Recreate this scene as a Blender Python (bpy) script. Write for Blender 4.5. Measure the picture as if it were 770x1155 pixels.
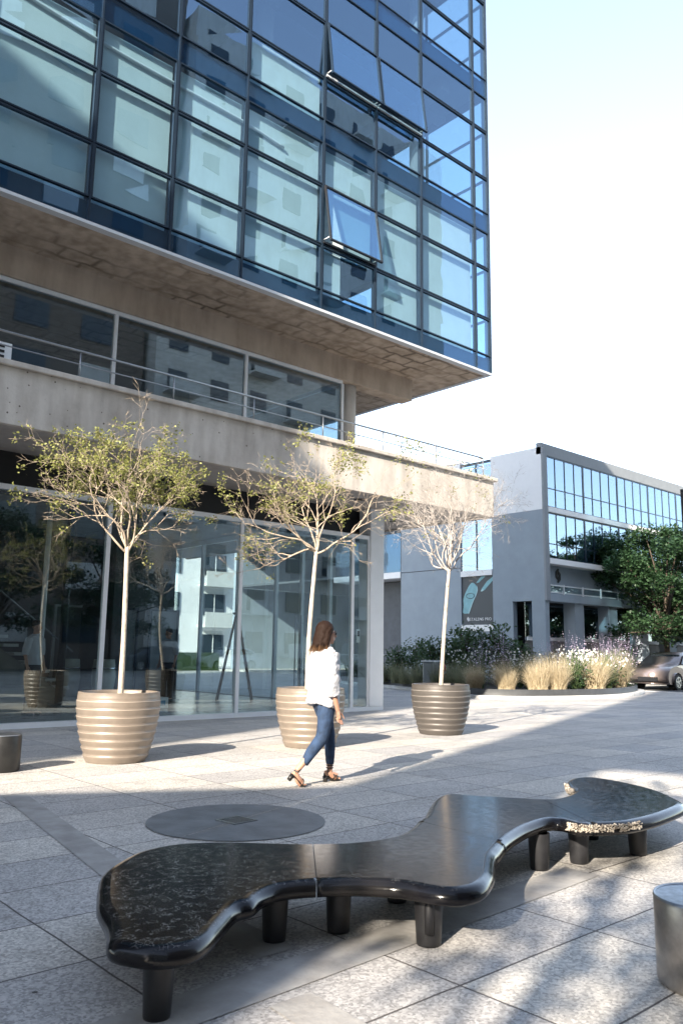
import bpy, bmesh, math, random
from math import sin, cos, pi, radians, atan2, sqrt
from mathutils import Vector, Matrix, noise
for o in list(bpy.data.objects): bpy.data.objects.remove(o)
SC = bpy.context.scene
COL = SC.collection
# ------------------------------------------------------------------ camera
cd = bpy.data.cameras.new('camera'); cam = bpy.data.objects.new('camera', cd); COL.objects.link(cam); SC.camera = cam
yaw, pitch, roll = radians(48.1424), radians(9.7484), radians(.8244)
f_ = Vector((cos(pitch)*cos(yaw), cos(pitch)*sin(yaw), sin(pitch)))
r0 = Vector((sin(yaw), -cos(yaw), 0)); u0 = r0.cross(f_)
r_ = cos(roll)*r0 + sin(roll)*u0; u_ = -sin(roll)*r0 + cos(roll)*u0
M = Matrix((r_, u_, -f_)).transposed().to_4x4(); M.translation = Vector((0, 0, 1.3)); cam.matrix_world = M
cd.sensor_fit = 'VERTICAL'; cd.sensor_height = 36; cd.lens = 36*915.2/1155
cd.clip_start = .05; cd.clip_end = 3000
cd.dof.use_dof = True; cd.dof.focus_distance = 7.5; cd.dof.aperture_fstop = 5.6
# ------------------------------------------------------------------ world, sun, exposure
EL = radians(25.7); AZ = atan2(.354, .935)                       # light travels along +X, slightly +Y
w = bpy.data.worlds.new('World'); SC.world = w; w.use_nodes = True
nt = w.node_tree; bg = nt.nodes['Background']; sk = nt.nodes.new('ShaderNodeTexSky')
sk.sky_type = 'NISHITA'; sk.sun_disc = False; sk.sun_elevation = EL; sk.sun_rotation = radians(249.3)
sk.air_density = 1.0; sk.dust_density = .9; sk.ozone_density = 1.0; sk.altitude = 100
hs = nt.nodes.new('ShaderNodeHueSaturation'); hs.inputs['Saturation'].default_value = .74; nt.links.new(sk.outputs[0], hs.inputs['Color']); nt.links.new(hs.outputs[0], bg.inputs[0]); bg.inputs[1].default_value = .08
sl = bpy.data.lights.new('sun', 'SUN'); sl.energy = 2.05; sl.angle = radians(.53); sl.color = (1, .9, .76)
so = bpy.data.objects.new('sun', sl); COL.objects.link(so)
tr = Vector((cos(EL)*cos(AZ), cos(EL)*sin(AZ), -sin(EL))); so.rotation_euler = tr.to_track_quat('-Z', 'Y').to_euler()
so.location = (-20, -8, 30)
SC.view_settings.view_transform = 'Standard'; SC.view_settings.look = 'None'; SC.view_settings.gamma = 1
SC.view_settings.exposure = 2.9
try:
    SC.cycles.max_bounces = 10; SC.cycles.transparent_max_bounces = 24; SC.cycles.caustics_reflective = False; SC.cycles.caustics_refractive = False
except Exception: pass
R = random.Random(7)
# ------------------------------------------------------------------ materials
def mat(name, col=(.5,.5,.5), rough=.6, metal=0, spec=.5, var=0, vscale=3, bump=0, bscale=40, col2=None, trans=0, coat=0):
    m = bpy.data.materials.new(name); m.use_nodes = True; n = m.node_tree; p = n.nodes['Principled BSDF']
    p.inputs['Base Color'].default_value = (*col, 1); p.inputs['Roughness'].default_value = rough
    p.inputs['Metallic'].default_value = metal; p.inputs['Specular IOR Level'].default_value = spec
    p.inputs['Coat Weight'].default_value = coat
    tc = n.nodes.new('ShaderNodeTexCoord')
    if var or col2:
        nz = n.nodes.new('ShaderNodeTexNoise'); nz.inputs['Scale'].default_value = vscale; nz.inputs['Detail'].default_value = 8; nz.inputs['Roughness'].default_value = .65
        n.links.new(tc.outputs['Object'], nz.inputs['Vector'])
        rp = n.nodes.new('ShaderNodeValToRGB'); c2 = col2 or tuple(min(1, c*(1+var)) for c in col)
        c1 = col if col2 else tuple(c*(1-var) for c in col)
        rp.color_ramp.elements[0].color = (*c1, 1); rp.color_ramp.elements[1].color = (*c2, 1)
        rp.color_ramp.elements[0].position = .34; rp.color_ramp.elements[1].position = .66
        n.links.new(nz.outputs['Fac'], rp.inputs[0]); n.links.new(rp.outputs[0], p.inputs['Base Color'])
    if bump:
        nb = n.nodes.new('ShaderNodeTexNoise'); nb.inputs['Scale'].default_value = bscale; nb.inputs['Detail'].default_value = 5
        n.links.new(tc.outputs['Object'], nb.inputs['Vector'])
        b = n.nodes.new('ShaderNodeBump'); b.inputs['Strength'].default_value = bump; b.inputs['Distance'].default_value = .01
        n.links.new(nb.outputs['Fac'], b.inputs['Height']); n.links.new(b.outputs[0], p.inputs['Normal'])
    return m
def glass(name, tint, refl, rcol=(1,1,1), wav=.0, wscale=.6, rough=.0):
    m = bpy.data.materials.new(name); m.use_nodes = True; n = m.node_tree; n.nodes.clear()
    out = n.nodes.new('ShaderNodeOutputMaterial'); mx = n.nodes.new('ShaderNodeMixShader'); t = n.nodes.new('ShaderNodeBsdfTransparent'); g = n.nodes.new('ShaderNodeBsdfGlossy')
    t.inputs[0].default_value = (*tint, 1); g.inputs['Color'].default_value = (*rcol, 1); g.inputs['Roughness'].default_value = rough
    fc = n.nodes.new('ShaderNodeLayerWeight'); lw = n.nodes.new('ShaderNodeMath'); lw.operation = 'POWER'; lw.inputs[1].default_value = 4.5; n.links.new(fc.outputs['Facing'], lw.inputs[0])
    mr = n.nodes.new('ShaderNodeMapRange'); mr.inputs['From Min'].default_value = 0; mr.inputs['From Max'].default_value = 1
    mr.inputs['To Min'].default_value = refl; mr.inputs['To Max'].default_value = 1
    n.links.new(lw.outputs[0], mr.inputs[0]); n.links.new(mr.outputs[0], mx.inputs[0])
    n.links.new(t.outputs[0], mx.inputs[1]); n.links.new(g.outputs[0], mx.inputs[2]); n.links.new(mx.outputs[0], out.inputs[0])
    if wav:
        tc = n.nodes.new('ShaderNodeTexCoord'); nz = n.nodes.new('ShaderNodeTexNoise'); nz.inputs['Scale'].default_value = wscale; nz.inputs['Detail'].default_value = 2
        b = n.nodes.new('ShaderNodeBump'); b.inputs['Strength'].default_value = wav; b.inputs['Distance'].default_value = .12
        n.links.new(tc.outputs['Object'], nz.inputs['Vector']); n.links.new(nz.outputs['Fac'], b.inputs['Height']); n.links.new(b.outputs[0], g.inputs['Normal'])
    return m
def concrete(name, c1, c2, holes=True, scale=1.2, rough=.85, panels=None):
    m = bpy.data.materials.new(name); m.use_nodes = True; n = m.node_tree; p = n.nodes['Principled BSDF']; L = n.links.new
    tc = n.nodes.new('ShaderNodeTexCoord'); p.inputs['Roughness'].default_value = rough; p.inputs['Specular IOR Level'].default_value = .3
    a = n.nodes.new('ShaderNodeTexNoise'); a.inputs['Scale'].default_value = scale; a.inputs['Detail'].default_value = 10; a.inputs['Roughness'].default_value = .7
    mp = n.nodes.new('ShaderNodeMapping'); mp.inputs['Scale'].default_value = (3, 3, .6); L(tc.outputs['Object'], mp.inputs[0])
    s = n.nodes.new('ShaderNodeTexNoise'); s.inputs['Scale'].default_value = 1.4; s.inputs['Detail'].default_value = 6; L(mp.outputs[0], s.inputs['Vector'])
    L(tc.outputs['Object'], a.inputs['Vector'])
    ad = n.nodes.new('ShaderNodeMath'); ad.operation = 'MULTIPLY_ADD'; ad.inputs[1].default_value = .55; L(s.outputs['Fac'], ad.inputs[0])
    ml = n.nodes.new('ShaderNodeMath'); ml.operation = 'MULTIPLY'; ml.inputs[1].default_value = .45; L(a.outputs['Fac'], ml.inputs[0]); L(ml.outputs[0], ad.inputs[2])
    rp = n.nodes.new('ShaderNodeValToRGB'); rp.color_ramp.elements[0].position = .38; rp.color_ramp.elements[1].position = .6
    rp.color_ramp.elements[0].color = (*c1, 1); rp.color_ramp.elements[1].color = (*c2, 1); L(ad.outputs[0], rp.inputs[0])
    colr = rp.outputs[0]
    if holes:
        v = n.nodes.new('ShaderNodeTexVoronoi'); v.inputs['Scale'].default_value = 5.5; L(tc.outputs['Object'], v.inputs['Vector'])
        lt = n.nodes.new('ShaderNodeMath'); lt.operation = 'LESS_THAN'; lt.inputs[1].default_value = .085; L(v.outputs['Distance'], lt.inputs[0])
        mx = n.nodes.new('ShaderNodeMixRGB'); mx.inputs[2].default_value = (c1[0]*.35, c1[1]*.32, c1[2]*.3, 1); L(lt.outputs[0], mx.inputs[0]); L(colr, mx.inputs[1]); colr = mx.outputs[0]
    if panels:                                                     # stained board / slab joints in the soffit
        wn = n.nodes.new('ShaderNodeTexNoise'); wn.inputs['Scale'].default_value = 1.6; wn.inputs['Detail'].default_value = 5; L(tc.outputs['Object'], wn.inputs['Vector'])
        wm = n.nodes.new('ShaderNodeMixRGB'); wm.inputs[0].default_value = .25; L(tc.outputs['Object'], wm.inputs[1]); L(wn.outputs['Color'], wm.inputs[2])
        br = n.nodes.new('ShaderNodeTexBrick'); br.inputs['Scale'].default_value = 1; br.inputs['Brick Width'].default_value = panels[0]; br.inputs['Row Height'].default_value = panels[1]
        br.inputs['Mortar Size'].default_value = .05; br.inputs['Mortar Smooth'].default_value = 1; br.offset = .35
        L(wm.outputs[0], br.inputs['Vector'])
        fn = n.nodes.new('ShaderNodeTexNoise'); fn.inputs['Scale'].default_value = .45; L(tc.outputs['Object'], fn.inputs['Vector'])
        fr = n.nodes.new('ShaderNodeMapRange'); fr.inputs['From Min'].default_value = .42; fr.inputs['From Max'].default_value = .6; fr.inputs['To Max'].default_value = .85; L(fn.outputs['Fac'], fr.inputs[0])
        mm = n.nodes.new('ShaderNodeMath'); mm.operation = 'MULTIPLY'; L(br.outputs['Fac'], mm.inputs[0]); L(fr.outputs[0], mm.inputs[1])
        mx = n.nodes.new('ShaderNodeMixRGB'); mx.inputs[2].default_value = (c1[0]*.35, c1[1]*.35, c1[2]*.35, 1); L(mm.outputs[0], mx.inputs[0]); L(colr, mx.inputs[1]); colr = mx.outputs[0]
    L(colr, p.inputs['Base Color'])
    b = n.nodes.new('ShaderNodeBump'); b.inputs['Strength'].default_value = .35; b.inputs['Distance'].default_value = .01
    nb = n.nodes.new('ShaderNodeTexNoise'); nb.inputs['Scale'].default_value = 30; nb.inputs['Detail'].default_value = 6; L(tc.outputs['Object'], nb.inputs['Vector'])
    L(nb.outputs['Fac'], b.inputs['Height']); L(b.outputs[0], p.inputs['Normal'])
    return m
def paving():
    m = bpy.data.materials.new('exposed_aggregate_paving'); m.use_nodes = True; n = m.node_tree; p = n.nodes['Principled BSDF']; L = n.links.new
    tc = n.nodes.new('ShaderNodeTexCoord'); mp = n.nodes.new('ShaderNodeMapping'); mp.inputs['Location'].default_value = (-.70, -2.27, 0); L(tc.outputs['Object'], mp.inputs[0])
    wn = n.nodes.new('ShaderNodeTexNoise'); wn.inputs['Scale'].default_value = 3; L(tc.outputs['Object'], wn.inputs['Vector'])
    wx = n.nodes.new('ShaderNodeMixRGB'); wx.blend_type = 'LINEAR_LIGHT'; wx.inputs[0].default_value = .006; L(mp.outputs[0], wx.inputs[1]); L(wn.outputs['Color'], wx.inputs[2])
    br = n.nodes.new('ShaderNodeTexBrick'); br.offset = 0; br.inputs['Scale'].default_value = 1; br.inputs['Brick Width'].default_value = 1.0; br.inputs['Row Height'].default_value = .59
    br.inputs['Mortar Size'].default_value = .006; br.inputs['Mortar Smooth'].default_value = .4; br.inputs['Bias'].default_value = 0
    br.inputs['Color1'].default_value = (.80, .80, .82, 1); br.inputs['Color2'].default_value = (1.14, 1.11, 1.05, 1); L(wx.outputs[0], br.inputs['Vector'])
    v = n.nodes.new('ShaderNodeTexVoronoi'); v.inputs['Scale'].default_value = 85; L(tc.outputs['Object'], v.inputs['Vector'])
    rp = n.nodes.new('ShaderNodeValToRGB'); rp.color_ramp.elements[0].position = 0; rp.color_ramp.elements[1].position = 1
    e = rp.color_ramp.elements; e[0].color = (.16, .153, .147, 1); e[1].color = (.78, .75, .71, 1)
    sp = n.nodes.new('ShaderNodeSeparateColor'); L(v.outputs['Color'], sp.inputs[0])
    nf = n.nodes.new('ShaderNodeTexNoise'); nf.inputs['Scale'].default_value = 160; nf.inputs['Detail'].default_value = 3; L(tc.outputs['Object'], nf.inputs['Vector'])
    mxg = n.nodes.new('ShaderNodeMixRGB'); mxg.inputs[0].default_value = .45; L(sp.outputs[0], mxg.inputs[1]); L(nf.outputs['Fac'], mxg.inputs[2])
    L(mxg.outputs[0], rp.inputs[0])
    ml = n.nodes.new('ShaderNodeMixRGB'); ml.blend_type = 'MULTIPLY'; ml.inputs[0].default_value = 1; L(rp.outputs[0], ml.inputs[1]); L(br.outputs['Color'], ml.inputs[2])
    big = n.nodes.new('ShaderNodeTexNoise'); big.inputs['Scale'].default_value = .55; big.inputs['Detail'].default_value = 9; big.inputs['Roughness'].default_value = .7; L(tc.outputs['Object'], big.inputs['Vector'])
    br2 = n.nodes.new('ShaderNodeMapRange'); br2.inputs['From Min'].default_value = .3; br2.inputs['From Max'].default_value = .7; br2.inputs['To Min'].default_value = .78; br2.inputs['To Max'].default_value = 1.15; L(big.outputs['Fac'], br2.inputs[0])
    mb = n.nodes.new('ShaderNodeMixRGB'); mb.blend_type = 'MULTIPLY'; mb.inputs[0].default_value = 1; L(ml.outputs[0], mb.inputs[1]); L(br2.outputs[0], mb.inputs[2])
    sn = n.nodes.new('ShaderNodeTexNoise'); sn.inputs['Scale'].default_value = 1.7; sn.inputs['Detail'].default_value = 12; sn.inputs['Roughness'].default_value = .75; L(tc.outputs['Object'], sn.inputs['Vector'])
    sr = n.nodes.new('ShaderNodeMapRange'); sr.inputs['From Min'].default_value = .56; sr.inputs['From Max'].default_value = .7; sr.inputs['To Max'].default_value = .55; L(sn.outputs['Fac'], sr.inputs[0])
    sm = n.nodes.new('ShaderNodeMixRGB'); sm.inputs[2].default_value = (.17, .145, .12, 1); L(sr.outputs[0], sm.inputs[0]); L(mb.outputs[0], sm.inputs[1]); mb = sm
    gv = n.nodes.new('ShaderNodeTexVoronoi'); gv.inputs['Scale'].default_value = 1.9; L(tc.outputs['Object'], gv.inputs['Vector']); gl = n.nodes.new('ShaderNodeMath'); gl.operation = 'LESS_THAN'; gl.inputs[1].default_value = .028; L(gv.outputs['Distance'], gl.inputs[0])
    gm = n.nodes.new('ShaderNodeMixRGB'); gm.inputs[2].default_value = (.06, .055, .05, 1); L(gl.outputs[0], gm.inputs[0]); L(mb.outputs[0], gm.inputs[1]); mb = gm
    jm = n.nodes.new('ShaderNodeMixRGB'); jm.inputs[2].default_value = (.085, .075, .07, 1); L(br.outputs['Fac'], jm.inputs[0]); L(mb.outputs[0], jm.inputs[1])
    L(jm.outputs[0], p.inputs['Base Color']); p.inputs['Roughness'].default_value = .7; p.inputs['Specular IOR Level'].default_value = .35
    bm_ = n.nodes.new('ShaderNodeBump'); bm_.inputs['Strength'].default_value = .5; bm_.inputs['Distance'].default_value = .004
    sb = n.nodes.new('ShaderNodeMath'); sb.operation = 'MULTIPLY_ADD'; sb.inputs[1].default_value = -2; L(br.outputs['Fac'], sb.inputs[0]); L(mxg.outputs[0], sb.inputs[2])
    L(sb.outputs[0], bm_.inputs['Height']); L(bm_.outputs[0], p.inputs['Normal'])
    return m
def bench_mat():
    m = bpy.data.materials.new('glossy_black_resin'); m.use_nodes = True; n = m.node_tree; p = n.nodes['Principled BSDF']; L = n.links.new
    tc = n.nodes.new('ShaderNodeTexCoord')
    wn = n.nodes.new('ShaderNodeTexNoise'); wn.inputs['Scale'].default_value = 7; wn.inputs['Detail'].default_value = 6; L(tc.outputs['Object'], wn.inputs['Vector'])
    wx = n.nodes.new('ShaderNodeMixRGB'); wx.inputs[0].default_value = .16; L(tc.outputs['Object'], wx.inputs[1]); L(wn.outputs['Color'], wx.inputs[2])
    v = n.nodes.new('ShaderNodeTexVoronoi'); v.feature = 'DISTANCE_TO_EDGE'; v.inputs['Scale'].default_value = 52; L(wx.outputs[0], v.inputs['Vector'])
    lt = n.nodes.new('ShaderNodeMath'); lt.operation = 'LESS_THAN'; lt.inputs[1].default_value = .03; L(v.outputs['Distance'], lt.inputs[0])
    m1 = n.nodes.new('ShaderNodeTexNoise'); m1.inputs['Scale'].default_value = 23; m1.inputs['Detail'].default_value = 4; L(tc.outputs['Object'], m1.inputs['Vector'])
    g1 = n.nodes.new('ShaderNodeMath'); g1.operation = 'GREATER_THAN'; g1.inputs[1].default_value = .52; L(m1.outputs['Fac'], g1.inputs[0])
    # wear is heaviest on the old first segment
    sx = n.nodes.new('ShaderNodeSeparateXYZ'); L(tc.outputs['Object'], sx.inputs[0])
    gx = n.nodes.new('ShaderNodeMapRange'); gx.inputs['From Min'].default_value = 3.1; gx.inputs['From Max'].default_value = 2.2; gx.inputs['To Min'].default_value = 0; gx.inputs['To Max'].default_value = .5; L(sx.outputs[0], gx.inputs[0])
    a = n.nodes.new('ShaderNodeMath'); a.operation = 'MULTIPLY'; L(lt.outputs[0], a.inputs[0]); L(g1.outputs[0], a.inputs[1])
    gz = n.nodes.new('ShaderNodeMapRange'); gz.inputs['From Min'].default_value = .278; gz.inputs['From Max'].default_value = .29; L(sx.outputs[2], gz.inputs[0])
    c0 = n.nodes.new('ShaderNodeMath'); c0.operation = 'MULTIPLY'; L(a.outputs[0], c0.inputs[0]); L(gx.outputs[0], c0.inputs[1])
    c = n.nodes.new('ShaderNodeMath'); c.operation = 'MULTIPLY'; L(c0.outputs[0], c.inputs[0]); L(gz.outputs[0], c.inputs[1]); p.inputs['Specular IOR Level'].default_value = .27
    big = n.nodes.new('ShaderNodeTexNoise'); big.inputs['Scale'].default_value = 2.2; big.inputs['Detail'].default_value = 8; L(tc.outputs['Object'], big.inputs['Vector'])
    rp = n.nodes.new('ShaderNodeValToRGB'); rp.color_ramp.elements[0].color = (.004, .004, .006, 1); rp.color_ramp.elements[1].color = (.016, .014, .013, 1)
    rp.color_ramp.elements[0].position = .4; rp.color_ramp.elements[1].position = .65; L(big.outputs['Fac'], rp.inputs[0])
    mx = n.nodes.new('ShaderNodeMixRGB'); mx.inputs[2].default_value = (.42, .41, .4, 1); L(c.outputs[0], mx.inputs[0]); L(rp.outputs[0], mx.inputs[1]); L(mx.outputs[0], p.inputs['Base Color'])
    rr = n.nodes.new('ShaderNodeMapRange'); rr.inputs['From Min'].default_value = .35; rr.inputs['From Max'].default_value = .65; rr.inputs['To Min'].default_value = .12; rr.inputs['To Max'].default_value = .2; L(m1.outputs['Fac'], rr.inputs[0]); L(rr.outputs[0], p.inputs['Roughness'])
    bb = n.nodes.new('ShaderNodeBump'); bb.inputs['Strength'].default_value = .03; bb.inputs['Distance'].default_value = .002; L(m1.outputs['Fac'], bb.inputs['Height']); L(bb.outputs[0], p.inputs['Normal'])
    return m
K = dict(
 paving=paving(), bench=bench_mat(),
 fascia=concrete('board_marked_concrete', (.38,.34,.30), (.6,.56,.51)),
 soffit=concrete('stained_soffit_concrete', (.34,.27,.205), (.56,.465,.375), holes=False, panels=(.5,.3)),
 beamc=concrete('warm_beam_concrete', (.40,.32,.25), (.56,.47,.38), holes=False),
 ceilc=concrete('painted_canopy_soffit', (.36,.33,.31), (.44,.42,.4), holes=False),
 band=concrete('smooth_concrete_band', (.26,.245,.23), (.38,.365,.345), holes=False, scale=4),
 disc=concrete('dark_cast_disc', (.135,.14,.145), (.19,.2,.205), holes=False, scale=5, rough=.6),
 mull=mat('dark_mullion_metal', (.016,.03,.05), .35, .3), edge=mat('pale_metal_trim', (.66,.68,.7), .4, .2),
 spand=glass('navy_spandrel_glass', (.6,.75,.85), .1, (.55,.75,1), .02),
 tglass=glass('blue_tower_glass', (.68,.84,.90), .27, (.52,.74,.98), .055, .5),
 sglass=glass('side_tower_glass', (.72,.84,.9), .14, (.7,.85,1), .01),
 uglass=glass('clear_upper_glass', (.74,.81,.84), .13, (.86,.94,1), .006),
 lglass=glass('lobby_glass', (.86,.92,.93), .115, (.85,.93,.97), .006),
 lside=glass('inner_lobby_glass', (.84,.9,.91), .12, (.88,.95,1), .004),
 blind=mat('pale_roller_blind', (.66,.73,.74), .85, var=.05, vscale=2), inner=mat('interior_plaster', (.3,.31,.32), .9), innerd=mat('dark_interior_wall', (.13,.135,.14), .8),
 slab=mat('interior_slab', (.16,.19,.23), .8), white=mat('white_painted_steel', (.8,.82,.84), .35, var=.03), floorl=mat('polished_lobby_floor', (.34,.34,.335), .2, var=.15, vscale=2),
 black=mat('matt_black_steel', (.012,.012,.014), .45), blackband=mat('black_header_panel', (.012,.012,.013), .5),
 steel=mat('brushed_railing_steel', (.3,.31,.32), .35, .8), chrome=mat('chrome_hardware', (.6,.6,.62), .15, 1),
 pot=mat('bronze_ribbed_resin', (.20,.165,.135), .42, .15, var=.09, vscale=6, bump=.05), pot2=mat('dark_bronze_ribbed_resin', (.085,.075,.068), .5, .2, var=.09, vscale=6),
 rib=mat('pale_rib_edge', (.36,.3,.25), .4), soil=mat('bark_soil', (.07,.05,.035), .95, var=.5, vscale=30, bump=.8, bscale=60),
 bark=mat('pale_smooth_bark', (.5,.42,.34), .8, var=.22, vscale=14, bump=.4), twig=mat('pale_twig_bark', (.42,.34,.26), .85, var=.25, vscale=8),
 grayw=mat('grey_rendered_wall', (.285,.335,.385), .85, var=.06, vscale=1.3, bump=.15), grayd=mat('dark_grey_render', (.1,.11,.125), .85, var=.1),
 whitew=mat('white_rendered_wall', (.84,.84,.84), .85, var=.02), parapet=mat('grey_parapet', (.26,.28,.3), .8, var=.05),
 oglass=glass('office_glass', (.5,.62,.72), .36, (.62,.74,.86), .01, .5), darkin=mat('dim_room', (.07,.08,.09), .9), blindg=mat('grey_shutter', (.2,.19,.18), .7, var=.1),
 poster=mat('charcoal_poster', (.045,.055,.065), .5), teal=mat('teal_print', (.2,.42,.47), .5, var=.12, vscale=5), tealr=mat('pale_teal_print', (.4,.6,.63), .5),
 asphalt=mat('asphalt', (.055,.055,.057), .85, var=.25, vscale=4, bump=.4, bscale=90), kerb=concrete('kerb_concrete', (.42,.41,.4), (.6,.59,.57), holes=False),
 bedrim=mat('dark_bed_rim', (.05,.052,.055), .6, var=.2), earth=mat('mulch', (.05,.04,.03), .95, var=.4, vscale=12, bump=1),
 grassm=mat('dry_feather_grass', (.40,.32,.19), .7, col2=(.74,.65,.48), vscale=14), greenb=mat('green_blades', (.05,.09,.03), .65, col2=(.12,.17,.06), vscale=6),
 palegr=mat('grey_green_grass', (.18,.19,.11), .7, col2=(.36,.36,.23), vscale=8), sage=mat('purple_sage', (.36,.29,.42), .7, col2=(.56,.48,.58), vscale=9),
 flower=mat('white_petals', (.8,.8,.76), .7), shrub=mat('shrub_leaf', (.03,.065,.025), .5, col2=(.075,.13,.045), vscale=5),
 leaf=mat('olive_leaf', (.17,.19,.045), .5, col2=(.36,.36,.12), vscale=7), dleaf=mat('dark_street_tree_leaf', (.018,.05,.02), .5, col2=(.055,.11,.045), vscale=1.6), dbark=mat('dark_bark', (.08,.06,.045), .9, var=.3),
 carp=mat('taupe_car_paint', (.30,.24,.22), .3, .5, coat=.8), carg=mat('car_window_glass', (.012,.015,.018), .08), tyre=mat('tyre_rubber', (.02,.02,.02), .8), rim=mat('alloy_rim', (.55,.56,.58), .25, .8),
 lampg=mat('headlight_glass', (.6,.62,.65), .15), red=mat('red_paint', (.5,.03,.02), .4), redl=mat('tail_lamp_red', (.3,.01,.01), .3), orange=mat('yellow_orange_paint', (.75,.32,.03), .5), wood=mat('ladder_wood', (.24,.13,.06), .7, var=.3, vscale=10),
 drum=mat('weathered_dark_metal', (.34,.315,.29), .34, .75, var=.3, vscale=5, bump=.12, bscale=12), drumtop=mat('scratched_drum_top', (.13,.14,.16), .3, .6, var=.5, vscale=28),
 leg=mat('black_cast_leg', (.018,.018,.02), .42, .1, var=.3, vscale=9), chip=mat('chipped_resin_core', (.07,.05,.035), .8, col2=(.62,.55,.46), vscale=34, bump=1, bscale=50),
 seam=mat('bronze_edge_wear', (.2,.13,.08), .4),
 skin=mat('skin', (.5,.27,.18), .5), hair=mat('brown_hair', (.045,.022,.013), .5, var=.4, vscale=30), tips=mat('blond_hair_tips', (.36,.2,.1), .55, var=.3, vscale=30),
 shirt=mat('white_cotton', (.46,.46,.485), .9, bump=.3, bscale=25), jeans=mat('blue_denim', (.02,.042,.09), .85, var=.4, vscale=9, bump=.3, bscale=200),
 trous=mat('black_trousers', (.015,.015,.018), .8), darkleather=mat('black_leather', (.015,.013,.012), .4),
 cardboard=mat('cardboard', (.42,.31,.2), .85), blue=mat('blue_crate', (.08,.3,.5), .5), cream=mat('cream_resin', (.6,.6,.52), .5), stair=mat('stair_stone', (.24,.22,.19), .7, var=.15, vscale=3),
 aptw=concrete('apartment_render', (.5,.49,.46), (.62,.61,.58), holes=False, scale=.4), aptg=mat('apartment_glass', (.03,.045,.06), .1), slabw=mat('balcony_slab', (.6,.6,.58), .8),
 brownw=mat('brown_block_render', (.16,.13,.11), .9, var=.1),
 colc=concrete('pale_column_concrete', (.5,.47,.43), (.64,.61,.57), holes=False),
 rib2=mat('grey_rib_edge', (.22,.2,.18), .5),
 drumd=mat('near_black_metal', (.03,.03,.03), .4, .4, var=.3, vscale=6),
 gtwig=mat('bare_grey_twig', (.40,.36,.33), .85, var=.2, vscale=8),
 silver=mat('silver_car_paint', (.5,.52,.55), .3, .6, coat=.8), whitec=mat('white_car_paint', (.75,.75,.76), .35, coat=.8), darkc=mat('dark_car_paint', (.03,.035,.05), .3, .3, coat=.8),
)
def vert_grade(name, c1, c2, z1, z2):                              # natural hair colour: dark roots, bleached ends
    m = mat(name, c1, .5); n = m.node_tree; L = n.links.new; tc = n.nodes.new('ShaderNodeTexCoord'); s = n.nodes.new('ShaderNodeSeparateXYZ'); L(tc.outputs['Object'], s.inputs[0])
    nz = n.nodes.new('ShaderNodeTexNoise'); nz.inputs['Scale'].default_value = 40; mp = n.nodes.new('ShaderNodeMapping'); mp.inputs['Scale'].default_value = (1,1,.08); L(tc.outputs['Object'], mp.inputs[0]); L(mp.outputs[0], nz.inputs['Vector'])
    md = n.nodes.new('ShaderNodeMath'); md.operation = 'MULTIPLY_ADD'; md.inputs[1].default_value = .1; L(nz.outputs['Fac'], md.inputs[0]); L(s.outputs[2], md.inputs[2])
    mr = n.nodes.new('ShaderNodeMapRange'); mr.inputs['From Min'].default_value = z1+.05; mr.inputs['From Max'].default_value = z2+.05; L(md.outputs[0], mr.inputs[0])
    mx = n.nodes.new('ShaderNodeMixRGB'); mx.inputs[1].default_value = (*c1,1); mx.inputs[2].default_value = (*c2,1); L(mr.outputs[0], mx.inputs[0]); L(mx.outputs[0], n.nodes['Principled BSDF'].inputs['Base Color'])
    return m
K['hairg'] = vert_grade('ombre_hair', (.22,.12,.06), (.02,.011,.008), 1.27, 1.36); K['hairg'].node_tree.nodes['Principled BSDF'].inputs['Roughness'].default_value = .62; K['hairg'].node_tree.nodes['Principled BSDF'].inputs['Specular IOR Level'].default_value = .1
# thin leaves let some light through
for k in ('leaf', 'dleaf', 'shrub', 'grassm', 'palegr'):
    m = K[k]; n = m.node_tree; p = n.nodes['Principled BSDF']; out = n.nodes['Material Output']
    t = n.nodes.new('ShaderNodeBsdfTranslucent'); a = n.nodes.new('ShaderNodeMixShader'); a.inputs[0].default_value = .35
    src = p.inputs['Base Color'].links[0].from_socket
    n.links.new(src, t.inputs[0]); n.links.new(p.outputs[0], a.inputs[1]); n.links.new(t.outputs[0], a.inputs[2]); n.links.new(a.outputs[0], out.inputs[0])
n = K['hairg'].node_tree; L = n.links.new; tc = n.nodes.new('ShaderNodeTexCoord'); mp = n.nodes.new('ShaderNodeMapping'); mp.inputs['Scale'].default_value = (1, 1, .06); L(tc.outputs['Object'], mp.inputs[0])
nz = n.nodes.new('ShaderNodeTexNoise'); nz.inputs['Scale'].default_value = 160; L(mp.outputs[0], nz.inputs['Vector']); bb = n.nodes.new('ShaderNodeBump'); bb.inputs['Strength'].default_value = .9; bb.inputs['Distance'].default_value = .006
L(nz.outputs['Fac'], bb.inputs['Height']); L(bb.outputs[0], n.nodes['Principled BSDF'].inputs['Normal'])
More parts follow.
